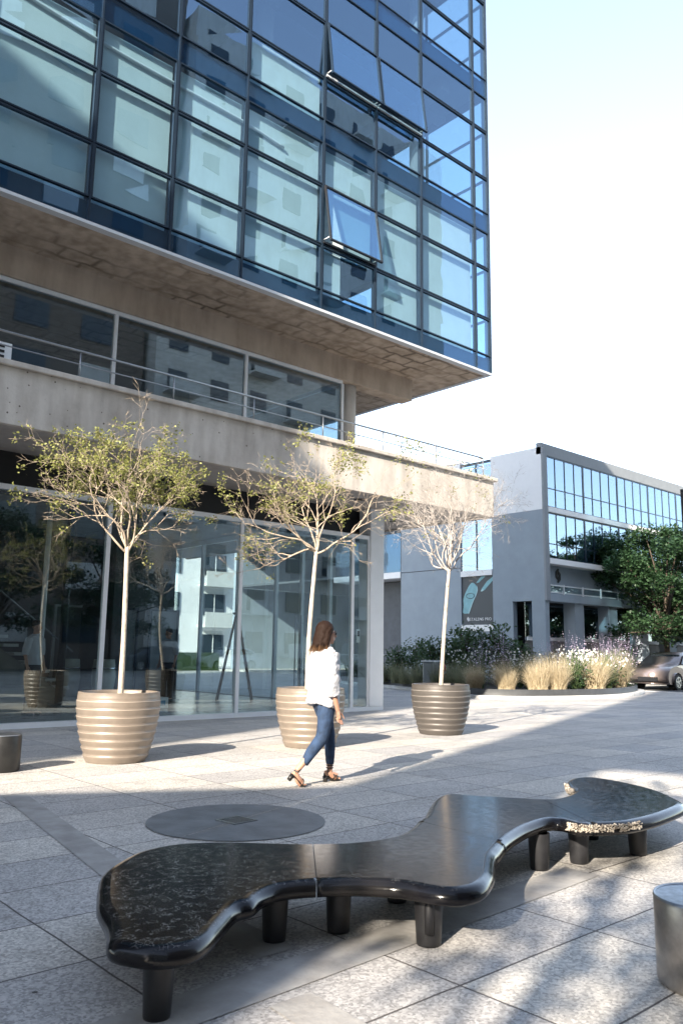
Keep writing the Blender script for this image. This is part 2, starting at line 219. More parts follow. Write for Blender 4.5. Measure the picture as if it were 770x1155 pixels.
# ------------------------------------------------------------------ helpers
class MB:
    def __init__(s): s.v = []; s.f = []; s.sm = []
    def box(s, x0, x1, y0, y1, z0, z1):
        b = len(s.v); s.v += [(x,y,z) for z in (z0,z1) for y in (y0,y1) for x in (x0,x1)]
        for q in ((0,2,3,1),(4,5,7,6),(0,1,5,4),(2,6,7,3),(0,4,6,2),(1,3,7,5)): s.f.append(tuple(b+i for i in q)); s.sm.append(False)
        return s
    def poly(s, pts, smooth=False):
        b = len(s.v); s.v += [tuple(p) for p in pts]; s.f.append(tuple(range(b, b+len(pts)))); s.sm.append(smooth); return s
    def prism(s, pts, z0, z1):
        n = len(pts); b = len(s.v); s.v += [(p[0],p[1],z0) for p in pts] + [(p[0],p[1],z1) for p in pts]
        s.f.append(tuple(b+i for i in reversed(range(n)))); s.f.append(tuple(b+n+i for i in range(n))); s.sm += [False, False]
        for i in range(n): j = (i+1) % n; s.f.append((b+i, b+j, b+n+j, b+n+i)); s.sm.append(False)
        return s
    def tube(s, pts, rad, n=8, cap=True, ry=None):
        pts = [Vector(p) for p in pts]
        if not isinstance(rad, (list, tuple)): rad = [rad]*len(pts)
        base = len(s.v); prev = None
        for i, p in enumerate(pts):
            t = (pts[min(i+1, len(pts)-1)] - pts[max(i-1, 0)]).normalized()
            if prev is None:
                a = Vector((1,0,0)) if abs(t.x) < .8 else Vector((0,1,0)); a = (a - t*a.dot(t)).normalized()
            else:
                a = prev - t*prev.dot(t); a = a.normalized() if a.length > 1e-6 else Vector((1,0,0))
            prev = a; b = t.cross(a); r = rad[i]; ra, rb = (r if isinstance(r, tuple) else (r, r))
            for k in range(n):
                q = 2*pi*k/n; s.v.append(tuple(p + a*(ra*cos(q)) + b*(rb*sin(q))))
        for i in range(len(pts)-1):
            for k in range(n):
                k2 = (k+1) % n; s.f.append((base+i*n+k, base+i*n+k2, base+(i+1)*n+k2, base+(i+1)*n+k)); s.sm.append(True)
        if cap:
            s.f.append(tuple(base+k for k in reversed(range(n)))); e = base+(len(pts)-1)*n; s.f.append(tuple(e+k for k in range(n))); s.sm += [False, False]
        return s
    def lathe(s, prof, c=(0,0,0), n=48):
        b = len(s.v)
        for (r, z) in prof:
            for k in range(n): q = 2*pi*k/n; s.v.append((c[0]+r*cos(q), c[1]+r*sin(q), c[2]+z))
        for i in range(len(prof)-1):
            for k in range(n):
                k2 = (k+1) % n; s.f.append((b+i*n+k, b+i*n+k2, b+(i+1)*n+k2, b+(i+1)*n+k)); s.sm.append(True)
        return s
    def ball(s, c, r, n=14, m=9):
        if not isinstance(r, tuple): r = (r, r, r)
        b = len(s.v); s.v.append((c[0], c[1], c[2]-r[2]))
        for i in range(1, m):
            a = -pi/2 + pi*i/m
            for k in range(n): q = 2*pi*k/n; s.v.append((c[0]+r[0]*cos(a)*cos(q), c[1]+r[1]*cos(a)*sin(q), c[2]+r[2]*sin(a)))
        s.v.append((c[0], c[1], c[2]+r[2])); e = len(s.v)-1
        for k in range(n):
            k2 = (k+1) % n; s.f.append((b, b+1+k2, b+1+k)); s.sm.append(True)
            for i in range(m-2): s.f.append((b+1+i*n+k, b+1+i*n+k2, b+1+(i+1)*n+k2, b+1+(i+1)*n+k)); s.sm.append(True)
            s.f.append((b+1+(m-2)*n+k, b+1+(m-2)*n+k2, e)); s.sm.append(True)
        return s
    def build(s, name, m, parent=None, loc=None, rz=0, bevel=0):
        me = bpy.data.meshes.new(name); me.from_pydata(s.v, [], s.f); me.polygons.foreach_set('use_smooth', s.sm); me.update()
        me.materials.append(K[m] if isinstance(m, str) else m)
        o = bpy.data.objects.new(name, me); COL.objects.link(o); o.parent = parent
        if loc: o.location = loc
        if rz: o.rotation_euler.z = rz
        if bevel:
            b = o.modifiers.new('bevel', 'BEVEL'); b.width = bevel; b.segments = 2; b.limit_method = 'ANGLE'
        return o
def tag(o, label=None, cat=None, group=None, kind=None):
    if label: o['label'] = label
    if cat: o['category'] = cat
    if group: o['group'] = group
    if kind: o['kind'] = kind
    return o
def empty(name, loc, label, cat, group=None, rz=0):
    o = bpy.data.objects.new(name, None); COL.objects.link(o); o.location = loc; o.rotation_euler.z = rz; o.empty_display_size = .2
    return tag(o, label, cat, group)
def copy_tree(o, parent=None):
    c = o.copy(); COL.objects.link(c); c.parent = parent
    for ch in list(o.children): copy_tree(ch, c)
    return c
def put(o, loc, rz=0, label=None, group=None, sc=1):
    o.location = loc; o.rotation_euler.z = rz; o.scale = (sc, sc, sc)
    if label: o['label'] = label
    if group: o['group'] = group
    return o
def spline(pts, n=5, closed=True):
    out = []; N = len(pts)
    for i in range(N if closed else N-1):
        g = lambda k: pts[k % N] if closed else pts[max(0, min(N-1, k))]
        p0, p1, p2, p3 = g(i-1), g(i), g(i+1), g(i+2)
        for k in range(n):
            t = k/n; t2, t3 = t*t, t*t*t
            out.append(tuple(.5*(2*b + (c-a)*t + (2*a-5*b+4*c-d)*t2 + (-a+3*b-3*c+d)*t3) for a, b, c, d in zip(p0, p1, p2, p3)))
    if not closed: out.append(tuple(pts[-1]))
    return out
def text(s, size, m, parent, mw, name='lettering', depth=.004):
    c = bpy.data.curves.new(name, 'FONT'); c.body = s; c.size = size; c.extrude = depth; c.align_x = 'CENTER'; c.space_character = 1.1
    t = bpy.data.objects.new('tmp', c); COL.objects.link(t); dg = bpy.context.evaluated_depsgraph_get()
    me = bpy.data.meshes.new_from_object(t.evaluated_get(dg)); bpy.data.objects.remove(t)
    me.materials.clear(); me.materials.append(K[m]); o = bpy.data.objects.new(name, me); COL.objects.link(o); o.parent = parent; o.matrix_basis = mw; return o
# ================================================================== GROUND
tag(MB().poly([(-300,-300,-.02),(600,-300,-.02),(600,600,-.02),(-300,600,-.02)]).build('ground', 'asphalt'), kind='structure')
tag(MB().poly([(-40,-17,0),(29,-17,0),(29,60,0),(-40,60,0)]).build('plaza', 'paving'), kind='structure')
b = MB(); b.box(29, 29.25, -17, 18.2, -.02, .02); tag(b.build('kerb', 'kerb'), kind='structure')
tag(MB().box(29.25, 90, 18.2, 60, -.02, .1).build('pavement', 'kerb'), kind='structure')
b = MB(); b.poly([(2.79,7.55,.004),(3.0,7.55,.004),(2.52,4.6,.004),(2.31,4.6,.004)]); b.poly([(2.31,4.597,.004),(2.52,4.597,.004),(2.46,3.0,.004),(2.25,3.0,.004)])
b.poly([(1.0,2.86,.004),(1.0,2.6,.004),(4.6,2.78,.004),(4.6,3.02,.004)][::1]); b.poly([(2.2,2.594,.004),(2.0,2.594,.004),(1.9,1.4,.004),(2.12,1.4,.004)])
tag(b.build('paving_band', 'band'), kind='structure')
# dark cast disc in the paving with a square drain
C0 = (3.80, 5.40)
e = empty('ground_disc', (C0[0], C0[1], 0), 'large dark round disc set in the paving with a square drain', 'paving disc')
for sg in (-1, 1):
    pts = [(.68*cos(q), .68*sin(q)) for q in [radians(20 + (0 if sg > 0 else 180) + 180*k/30) for k in range(31)]]
    off = (sg*-.0028*sin(radians(20)), sg*.0028*cos(radians(20)))
    MB().poly([(p[0]+off[0], p[1]+off[1], .006) for p in pts]).build('disc_half', 'disc', e)
fr_ = MB()
for a_ in ((-.115,.115,-.115,-.095),(-.115,.115,.095,.115),(-.115,-.095,-.0945,.0945),(.095,.115,-.0945,.0945)): fr_.box(*a_, .007, .013)
fr_.build('drain_frame', 'steel', e, rz=.1)
g_ = MB().box(-.092,.092,-.092,.092,.0065,.008); gr = g_.build('drain_grate', 'black', e, rz=.1)
g_ = MB()
for k in range(7): g_.box(-.09+.027*k, -.078+.027*k, -.09, .09, .0085, .012)
g_.build('grate_bar', 'steel', gr)
# ================================================================== THE GLASS OFFICE BUILDING
YT = 12.0; XC = 15.7; ZS = 8.14
tw = empty('office_tower', (8, 16, 0), 'glass office tower with navy spandrels cantilevered on raw concrete over the glazed lobby', 'building')
tw.location = (0, 0, 0)
EX = [15.70, 15.13, 13.14, 11.64, 10.10, 8.12, 6.58, 5.08, 3.08, 1.56, .04]
ROW = [8.62, 9.62, 10.97, 11.98]; SP = 3.87
XL = -12; YB = 26
# soffit slab, pale edge trim and the concrete beam
MB().box(XL, XC-.02, YT+.12, YB, ZS+.02, ZS+.30).build('soffit', 'soffit', tw)
MB().box(XL, XC+.005, YT-.035, YT+.117, ZS, ZS+.055).build('edge_trim', 'edge', tw)
MB().box(XC-.12, XC+.005, YT+.12, YB, ZS, ZS+.05).build('edge_trim', 'edge', tw)
MB().box(XL, 14.56, 13.62, 14.0, 7.6, ZS+.03).build('soffit_beam', 'beamc', tw, bevel=.01)
# floor slabs, ceilings and core
sl_ = MB()
for k in range(4):
    z = ZS+.1+k*SP; sl_.box(XL+.1, XC-.12, YT+.18, YB-.15, z if k else ZS+.33, z+.33 if k else ZS+.44)
sl_.build('floor_slab', 'slab', tw)
MB().box(XL, XC, YT, YB, 20.2, 20.7).build('roof', 'grayd', tw)
MB().box(XL+.3, 10.4, 19.0, 25, 8.6, 20.1).build('core_wall', 'inner', tw)
cl = MB()
for x in (4.2, 9.4, 14.4):
    for y in (13.3, 22): cl.tube([(x,y,8.55),(x,y,20.1)], .2, 12)
cl.build('inner_column', 'slab', tw)
bm_ = MB()
for k in range(3):
    z = 11.75+k*SP
    for x in (4.2, 9.4, 14.4): bm_.box(x-.15, x+.15, YT+.3, YB-.3, z-.05, z+.4)
    for y in (13.3, 18.0, 22.0): bm_.box(XL+.3, XC-.3, y-.14, y+.14, z+.0, z+.38)
bm_.build('ceiling_beam', 'slab', tw)
# front: spandrels per storey band
for k in range(4):
    z0, z1 = (ZS+.06, 8.60) if k == 0 else (8.11+k*SP, 8.60+k*SP)
    s_ = MB().box(XL, XC, YT, YT+.03, z0+.01, z1); s_.build('spandrel_band', 'spand', tw)
    MB().box(XL, XC-.02, YT+.06, YT+.14, z0+.02, z1-.02).build('spandrel_back', mat('spandrel_backing%d' % k, (.03,.065,.09) if k == 0 else (.04,.09,.15), .6), tw)
mm = MB()
for x in EX: mm.box(x-.016, x+.016, YT-.022, YT+.1, ZS+.06, 20.2)
mm.box(XC-.03, XC+.012, YT-.03, YT+.06, ZS+.06, 20.2)
mm.build('mullion', 'mull', tw)
opened = {(5, 0, 1): 1, (5, 1, 1): 1, (4, 1, 1): 1}               # bay 8.12..10.1 etc. (indices below)
def blind_for(i, k, r):
    xr = EX[i]
    if k == 0: return 0 if i == 0 else 1
    if k == 1: return 1 if (i in (4, 7, 8, 9) and r == 0) else 0
    return 0
for k in range(3):
    for i in range(len(EX)-1):
        xr, xl = EX[i]-.018, EX[i+1]+.018
        for r in range(3):
            z0, z1 = ROW[r]+k*SP+.01, ROW[r+1]+k*SP-.012
            if r == 2: z1 = 8.10+(k+1)*SP
            wd, ht = xr-xl, z1-z0
            fr = MB(); t = .028
            fr.box(0, wd, -.012, .05, 0, t).box(0, wd, -.012, .05, ht-t, ht).box(0, t, -.012, .05, t, ht-t).box(wd-t, wd, -.012, .05, t, ht-t)
            W = fr.build('window', 'mull', tw, (xl, YT, z0))
            is_open = (k, i, r) in ((0, 3, 1), (1, 3, 1), (1, 2, 1))
            par = W
            if is_open:
                ang_ = {(0,3):9, (1,3):7.5, (1,2):7.5}[(k, i)]
                sash = MB(); tt = .032
                sash.box(0, wd, -.03, .02, -ht, -ht+tt).box(0, wd, -.03, .02, -tt, 0).box(0, tt, -.03, .02, -ht+tt, -tt).box(wd-tt, wd, -.03, .02, -ht+tt, -tt)
                S = sash.build('sash', 'mull' if k else 'black', tw, (xl, YT-.035, z1)); S.rotation_euler.x = -radians(ang_)
                MB().box(tt, wd-tt, -.006, .0, -ht+tt, -tt).build('pane', 'tglass', S)
                a = MB()
                for xx in (.03, wd-.03): a.tube([(xx, .01, .12), (xx, -ht*sin(radians(ang_))*.93, .1+ht*(1-cos(radians(ang_))))], .012, 6)
                a.build('stay_arm', 'edge', W)
                MB().box(.0, wd, -.05, .03, .03, .07).build('sill', 'edge' if k else 'black', W)
            else:
                jit = R.uniform(-.004, .004)
                P_ = MB().poly([(t, .018+jit, t), (wd-t, .018-jit, t), (wd-t, .018+jit*.6, ht-t), (t, .018-jit*.5, ht-t)]).build('pane', 'tglass', W)
            if blind_for(i, k, r) and not (k == 0 and i == 3 and r == 0):
                MB().box(.0, wd-.03, .12, .126, -.01, ht+.015 if r < 2 else ht-.08).build('roller_blind', 'blind', W)
            elif k == 0 and i == 3: MB().box(.0, wd*.4, .12, .126, 0, ht).build('roller_blind', 'blind', W)
# white cable tube running behind the top row of the first glazed storey
tp = spline([(2.2,12.085,11.86),(5.05,12.085,11.6),(6.6,12.085,11.55),(8.1,12.085,11.52),(9.1,12.085,11.42)], 6, False)
MB().tube(tp, .03, 8).build('cable_tube', 'white', tw)
# side and back glazing with its own grid
def glazed_grid(axis, c, a0, a1, step, name):
    g = MB(); m2 = MB(); x = a0
    B = (lambda lo, hi, t0, t1, z0, z1: (t0, t1, lo, hi, z0, z1)) if axis == 'x' else (lambda lo, hi, t0, t1, z0, z1: (lo, hi, t0, t1, z0, z1))
    g.box(*B(a0, a1, c-.01, c+.01, ZS+.06, 20.2))
    while x <= a1+.01: m2.box(*B(x-.02, x+.02, c-.05, c+.03, ZS+.06, 20.2)); x += step
    for k in range(3):
        for z in ROW: m2.box(*B(a0, a1, c-.045, c+.025, z+k*SP-.02, z+k*SP+.02))
    g.build(name, 'sglass', tw); m2.build('glazing_grid', 'mull', tw)
    s = MB()
    for k in range(4): s.box(*B(a0, a1, c-.07, c-.02, (ZS+.06 if k == 0 else 8.11+k*SP), 8.6+k*SP))
    s.build('spandrel_band', mat('side_spandrel', (.03,.055,.09), .35), tw)
glazed_grid('x', XC-.02, YT+.1, YB, 1.985, 'side_glazing')
glazed_grid('y', YB-.05, XL, XC, 1.98, 'back_glazing')
# ------- recessed upper floor behind the balcony
YU = 13.72; ZC = 5.52
ug = MB()
UX = [-3, .48, 3.48, 6.49, 9.49, 12.24]
for x0, x1 in zip(UX[:-1], UX[1:]):
    W = MB().box(x0, x1, YU-.04, YU+.04, 7.52, 7.6).box(x0, x1, YU-.04, YU+.04, ZC+.05, ZC+.12).box(x1-.035, x1+.035, YU-.045, YU+.04, ZC+.12, 7.52).build('upper_window', 'white', tw)
    MB().box(x0+.04, x1-.04, YU-.008, YU+.008, ZC+.12, 7.52).build('pane', 'uglass', W)
W = MB().box(12.2, 12.28, YU+.05, 26, 7.52, 7.6).box(12.2,12.28,YU+.05,26,ZC+.05,ZC+.12).build('upper_window', 'white', tw)
MB().box(12.232, 12.248, YU+.05, 26, ZC+.12, 7.52).build('pane', 'uglass', W)
MB().box(-10, 11.0, 18.5, 18.7, ZC, 8.14).build('inner_wall', 'inner', tw)
MB().tube([(12.62, 13.95, ZC), (12.62, 13.95, 8.16)], .215, 28).build('column', 'colc', tw)
MB().tube([(4.2, 16, 0), (4.2, 16, 8.16)], .2, 24).build('column', 'beamc', tw)
# ------- canopy slab with fascia, coping and balcony
MB().box(XL, XC, YT+.02, 26, 4.60, 5.4).build('canopy_slab', 'ceilc', tw)
MB().box(XL, XC+.02, YT-.0, YT+.1, 4.56, 5.44).build('fascia', 'fascia', tw, bevel=.008)
MB().box(XC-.08, XC+.02, YT+.1, 26, 4.56, 5.44).build('fascia', 'fascia', tw, bevel=.008)
MB().box(XL, XC+.12, YT-.07, YT+.9, 5.443, 5.53).build('coping', 'fascia', tw, bevel=.012)
MB().box(XL, XC-.0, YT+.903, 25.9, 5.41, 5.5).build('terrace', 'ceilc', tw)
for (x, y) in ((13.27,13.0),(14.7,14.4),(12.0,12.8),(14.6,13.0)): MB().lathe([(.001,4.592),(.11,4.59),(.13,4.597)], (x,y,0), 20).build('downlight', 'black', tw)
rl = empty('balcony_railing', (5, YT+.14, 5.53), 'thin steel railing with two rails along the concrete balcony edge under the glass tower', 'railing'); rl.location = (0,0,0)
RY = YT+.14
MB().tube([(-10,RY,6.02),(XC-.2,RY,6.02)], .022, 8).build('top_rail', 'steel', rl)
MB().tube([(-10,RY,5.80),(XC-.2,RY,5.80)], .012, 8).build('lower_rail', 'steel', rl)
MB().tube([(XC-.2,RY,6.02),(XC-.2,16,6.02)], .022, 8).build('top_rail', 'steel', rl)
MB().tube([(XC-.2,RY,5.80),(XC-.2,16,5.80)], .012, 8).build('lower_rail', 'steel', rl)
for x in [XC-.2-1.72*k for k in range(15)]: MB().tube([(x,RY,5.5),(x,RY,6.02)], .014, 6).build('post', 'steel', rl)
ac = empty('air_conditioner', (3.95, 13.1, 5.53), 'white louvred air conditioning unit on the balcony behind the railing', 'air conditioner')
MB().box(-.42,.42,-.16,.16,.04,.62).build('casing', 'white', ac, bevel=.01)
for k in range(6): MB().box(-.36,.30,-.175,-.162,.1+.085*k,.14+.085*k).build('louvre', 'black', ac)
# ------- glazed lobby
YG = 13.5
ZH = 3.86
MB().box(XL, 13.3, YG+.4, YG+.5, ZH, 4.6).build('header_panel', 'blackband', tw)
MB().box(XL, 12.95, YG-.04, YG+.06, ZH, ZH+.09).build('header_frame', 'white', tw)
MB().box(XL, 13.4, YG-.06, YG+.08, 0.0, .09).build('base_frame', 'white', tw)
MB().box(12.97, 13.40, YG-.06, YG+.34, .092, 4.598).build('steel_column', 'white', tw, bevel=.01)
LX = [-3.6, -.2, 3.2, 6.52, 9.40, 12.46, 12.96]
for x0, x1 in zip(LX[:-1], LX[1:]):
    W = MB().box(x1-.05, x1+.03, YG-.03, YG+.05, .092, ZH-.002).build('glass_bay', 'white', tw)
    MB().box(x0+.035, x1-.052, YG-.008, YG+.008, .092, ZH-.002).build('pane', 'lglass', W)
# side glass wall of the lobby with double doors and long bar handles
SX = 13.36; ys = [YG+.36, 15.3, 16.4, 17.5, 19.3, 21.2, 23.2, 25.2]
MB().box(SX-.05, SX+.05, YG+.36, 25.3, .0, .07).build('base_frame', 'black', tw)
MB().box(SX-.05, SX+.05, YG+.36, 25.3, 4.45, 4.598).build('header_frame', 'white', tw)
for y0, y1 in zip(ys[:-1], ys[1:]):
    W = MB().box(SX-.05, SX+.04, y1-.045, y1+.045, .072, 4.448).build('glass_bay', 'white', tw)
    MB().box(SX-.007, SX+.007, y0+.046, y1-.047, .072, 4.448).build('pane', 'lside', W)
for y in (15.95, 16.12, 16.28, 16.5): MB().tube([(SX-.11,y,.42),(SX-.11,y,2.2)], .016, 8).tube([(SX-.11,y,.6),(SX-.02,y,.6)],.01,6).tube([(SX-.11,y,2.0),(SX-.02,y,2.0)],.01,6).build('door_handle', 'steel', tw)
W = MB().box(12.62,12.72,YG+.012,YG+.03,1.50,1.80).build('card_reader', 'white', tw, bevel=.006)
MB().box(12.64,12.70,YG+.008,YG+.0115,1.64,1.76).build('screen', 'black', W)
MB().box(-8, 13.3, YG+.1, 26, .0, .055).build('lobby_floor', 'floorl', tw)
MB().box(-8, 13.25, 22.6, 22.8, .055, 4.6).build('back_wall', 'innerd', tw)
MB().box(10.2, 10.45, 20.6, 22.55, .055, 4.6).build('inner_wall', 'grayd', tw)
MB().tube([(8.0, 18.6, .055), (8.0, 18.6, 4.6)], .09, 14).build('inner_column', 'black', tw)
for (x, y) in ((7.0, 17.4), (6.2, 19.6), (10.6, 21.6)): MB().tube([(x,y,.055),(x,y,4.6)], .06, 10).build('inner_column', 'white', tw)
# open stair inside
st = MB(); 
for k in range(16):
    st.box(4.4, 6.4, 19.2+0*k, 20.9, 0, 0) if 0 else None
    st.box(8.2-.26*k, 8.55-.26*k, 19.3, 20.8, .3+.2*k, .37+.2*k)
st.build('stair_tread', 'slabw', tw)
b = MB(); b.v = [(8.5,19.22,.06),(3.8,19.22,.06),(3.8,19.22,3.3),(8.5,19.22,.12),(8.5,19.28,.06),(3.8,19.28,.06),(3.8,19.28,3.3),(8.5,19.28,.12)]
b.f = [(0,3,2,1),(4,5,6,7),(0,1,5,4),(1,2,6,5),(2,3,7,6),(3,0,4,7)]; b.sm = [False]*6; b.build('stair_wall', 'stair', tw)
MB().tube([(8.5,19.15,1.2),(4.1,19.15,4.5)], .02, 6).build('stair_rail', 'steel', tw)
MB().box(2.5,6.9,16.6,17.5,.055,.5).build('stone_bench', 'stair', tw)
for x in (9.4, 11.0, 12.4):
    W = MB().box(x, x+.06, 22.52, 22.595, .06, 2.5).box(x+.95, x+1.01, 22.52, 22.595, .06, 2.5).box(x+.06, x+.95, 22.52, 22.595, 2.44, 2.5).build('inner_door', 'white' if x < 10 else 'mull', tw); MB().box(x+.06, x+.95, 22.55, 22.59, .06, 2.44).build('leaf', 'inner', W)
# things in the lobby
def stepladder():
    e = empty('stepladder', (12.0, 17.3, .055), 'wooden stepladder standing open inside the lobby glass', 'ladder', rz=.9)
    for s in (-1, 1): 
        MB().tube([(s*.30,-.42,0),(s*.12,0,2.15)], .026, 6).build('stile', 'wood', e)
        MB().tube([(s*.28,.45,0),(s*.10,.05,2.1)], .022, 6).build('rear_leg', 'wood', e)
    for k in range(1, 7):
        t = k/7; MB().box(-.30+.18*t, .30-.18*t, -.42+.42*t-.05, -.42+.42*t+.05, 2.15*t-.012, 2.15*t+.012).build('step', 'wood', e)
    MB().box(-.16,.16,-.08,.12,2.14,2.18).build('top_cap', 'wood', e)
stepladder()
for i, (x, y) in enumerate(((9.2, 20.9), (9.9, 20.3))):
    e = empty('cream_planter', (x, y, .055), ('tall tapered cream planter beside the black column inside the lobby', 'rounded cream planter nearest the white mullion inside the lobby')[i], 'planter')
    MB().lathe([(.0,.0),(.25,.0),(.31,.5),(.27,.95),(.24,.95),(.24,.85),(0,.85)], n=24).build('body', 'cream', e)
    MB().lathe([(.315,.70),(.325,.72),(.315,.74)], n=24).build('rim_band', 'chrome', e)
for i, (x, y, s, m, l) in enumerate(((8.5,15.6,.32,'cardboard','open cardboard box on the lobby floor behind the ribbed planter'),(9.05,15.9,.26,'white','white box with a blue label on the lobby floor'),(8.0,15.2,.22,'blue','small blue crate on the lobby floor nearest the glass'),(9.4,17.0,.3,'blue','blue and white box further back in the lobby'))):
    e = empty('storage_box', (x, y, .055), l, 'box', rz=.3*i); MB().box(-s/2*1.3,s/2*1.3,-s/2,s/2,0,s*.8).build('body', m, e, bevel=.005); MB().box(-s*.66,s*.66,-s*.51,s*.51,s*.8+.002,s*.83).build('lid', 'cardboard' if m == 'cardboard' else 'white', e)
    MB().box(-s*.3,s*.3,-s*.505-.004,-s*.502,s*.2,s*.6).build('label_patch', 'blue' if m != 'blue' else 'white', e)
# ================================================================== NEIGHBOURING OFFICE (grey, across the bed)
fb = empty('grey_office_building', (0,0,0), 'grey three storey office with ribbon windows and a black emblem', 'building')
FX = 30.0; FY = 20.27; FE = 62; FB = 44
b = MB()   # side wall facing the plaza: cut round the corner opening, the glazed bay and the far recess
def sidewall(y0, y1, z0, z1, m='grayw', nm='side_wall', t=.3): return MB().box(FX, FX+t, y0, y1, z0, z1).build(nm, m, fb)
sidewall(FY, 20.95, 0, 3.6); sidewall(21.95, 23.05, 0, 3.6); sidewall(FY, 23.05, 3.602, 7.6)
sidewall(FY, 23.05, 7.602, 10.42, 'whitew', 'upper_wall')
sidewall(24.9, 28.85, 0, 5.28); sidewall(24.9, 28.85, 5.32, 7.6); MB().box(FX+.03, FX+.3, 24.9, 28.85, 5.28, 5.32).build('wall_joint', 'grayd', fb)
sidewall(24.9, 34, 7.602, 10.42, 'whitew', 'upper_wall')
sidewall(23.052, 24.898, 0, 2.3); MB().box(FX-.03, FX+.3, 23.052, 24.898, 2.302, 2.6).build('ledge', 'whitew', fb)
MB().box(FX-.05, FX+.3, 23.052, 24.898, 4.86, 5.12).build('ledge', 'whitew', fb)
W = MB().box(FX+.02, FX+.1, 23.052, 24.898, 10.2, 10.32).box(FX+.02, FX+.1, 23.052, 24.898, 7.5, 7.6).box(FX+.02,FX+.1,23.95,24.0,5.122,7.5).box(FX+.02,FX+.1,23.95,24.0,7.6,10.2).box(FX+.021,FX+.101,23.052,24.898,8.8,8.86).build('window', 'mull', fb)
MB().box(FX+.05, FX+.07, 23.052, 24.898, 5.122, 10.2).build('pane', 'oglass', W)
MB().box(FX+.02, FX+.06, 23.3, 24.5, 1.5, 2.25).build('window', 'aptg', fb)
# poster
po = MB().box(FX+.06, FX+.1, 23.052, 24.898, 2.602, 4.858).build('poster', 'poster', fb)
def side_pts(pts): return [(FX+.05, 24.898-1.846*u, 2.602+2.256*v) for u, v in pts]
def flat(pts, m, nm, dx=0):
    q = side_pts(pts); mb = MB(); n = len(q); bb = len(mb.v); mb.v = [(x-dx, y, z) for x, y, z in q]+[(x-dx+.006, y, z) for x, y, z in q]
    mb.f = [tuple(range(n)), tuple(reversed(range(n, 2*n)))]+[(i, (i+1) % n, n+(i+1) % n, n+i) for i in range(n)]; mb.sm = [False]*len(mb.f); return mb.build(nm, m, po)
flat(spline([(.03,.25),(.05,.40),(.04,.52),(.10,.65),(.22,.80),(.32,.87),(.42,.84),(.50,.74),(.46,.62),(.36,.48),(.26,.34),(.22,.25)], 4), 'teal', 'printed_picture')
flat(spline([(.23,.25),(.35,.46),(.46,.61),(.51,.73),(.47,.82),(.49,.74),(.44,.62),(.33,.47),(.20,.25)], 4), 'tealr', 'printed_picture', .004)
flat([(.46,.86),(.55,.87),(.76,.99),(.62,.99)], 'teal', 'printed_picture'); flat([(.62,.72),(.72,.70),(.99,.90),(.99,.97),(.80,.88)], 'teal', 'printed_picture')
flat(spline([(.60,.69),(.64,.68),(.70,.70),(.66,.73)],3), 'tealr', 'printed_picture', .003)
ov = MB(); ov.tube([(FX+.043, 24.898-1.846*(.27+.13*cos(q)), 2.602+2.256*(.60+.055*sin(q))) for q in [2*pi*k/20 for k in range(21)]], .012, 5); ov.build('printed_ring', 'poster', po)
RS = Matrix(((0,0,-1,0),(-1,0,0,0),(0,1,0,0),(0,0,0,1)))          # text lying on a wall that faces -X
text('STALENS PRO', .19, 'whitew', po, Matrix.Translation((FX+.05, 23.82, 2.80)) @ RS)
def emblem(mb, c, s, ax):                                          # two interlocking bent leaf strokes
    for sg in (1, -1):
        pts = [(-.30,-.15),(-.30,.28),(-.02,.52),(.12,.46),(-.06,.22),(-.08,-.04),(.02,-.16),(-.02,-.36)]
        q = [(sg*x*s, sg*y*s) for x, y in pts]
        n = len(q); bb = len(mb.v)
        for d in (0, .03):
            for x, z in q: mb.v.append((c[0]+x, c[1]+d, c[2]+z) if ax == 'y' else (c[0]+d, c[1]-x, c[2]+z))
        mb.f += [tuple(bb+i for i in range(n)), tuple(bb+n+i for i in reversed(range(n)))]+[(bb+i, bb+(i+1) % n, bb+n+(i+1) % n, bb+n+i) for i in range(n)]; mb.sm += [False]*(n+2)
    return mb
emblem(MB(), (FX+.02, 24.52, 2.87), .2, 'x').build('emblem', 'whitew', po)
# recess at the far left end
MB().box(FX+1.2, FX+1.5, 28.86, 34, 0, 5.0).build('recessed_wall', 'grayd', fb)
MB().box(FX-.05, FX+1.5, 28.86, 34, 5.05, 5.36).build('ledge', 'whitew', fb)
W = MB().box(FX+.06, FX+.12, 28.86, 34, 7.4, 7.6).box(FX+.06,FX+.12,28.86,28.95,5.362,7.4).build('window', 'mull', fb); MB().box(FX+.08, FX+.1, 28.96, 34, 5.362, 7.4).build('pane', 'spand', W)
MB().box(FX+.4, FX+.5, 28.95, 34, 5.36, 7.6).build('inner_wall', 'innerd', fb)
# long facade
def fbx(nm, m, *a): return MB().box(*a).build(nm, m, fb)
fbx('parapet', 'parapet', FX, FE, FY, FY+.25, 10.10, 10.62)
fbx('floor_band', 'whitew', FX+.3, FE, FY-.06, FY+.25, 7.53, 7.76)
fbx('floor_band', 'whitew', FX+.3, FE, FY-.12, FY+1.1, 5.22, 5.46)
fbx('edge_fin', 'parapet', FX-.015, FX+.3, FY-.1, FY-.002, 3.6, 10.42)
fbx('recessed_wall', 'grayw', FX+.3, FE, FY+.42, FY+.55, 3.92, 5.218)
fbx('balcony_slab', 'grayw', FX+.3, FE, FY-.1, FY+.6, 3.58, 3.9)
for z in (3.95, 4.26): fbx('railing_bar', 'edge', FX+.3, FE, FY-.06, FY-.02, z, z+.045)
for k in range(20): fbx('railing_post', 'edge', FX+1.35+1.55*k, FX+1.42+1.55*k, FY-.075, FY-.018, 3.902, 4.34)
MB().box(FX+.3, FE, FY-.042, FY-.036, 3.997, 4.258).build('railing_glass', 'lglass', fb)
fbx('roof', 'grayd', FX+.3, FE, FY+.25, FB, 10.1, 10.2); fbx('roof_box', 'parapet', 38, 42.2, 24, 28, 10.2, 12.3)
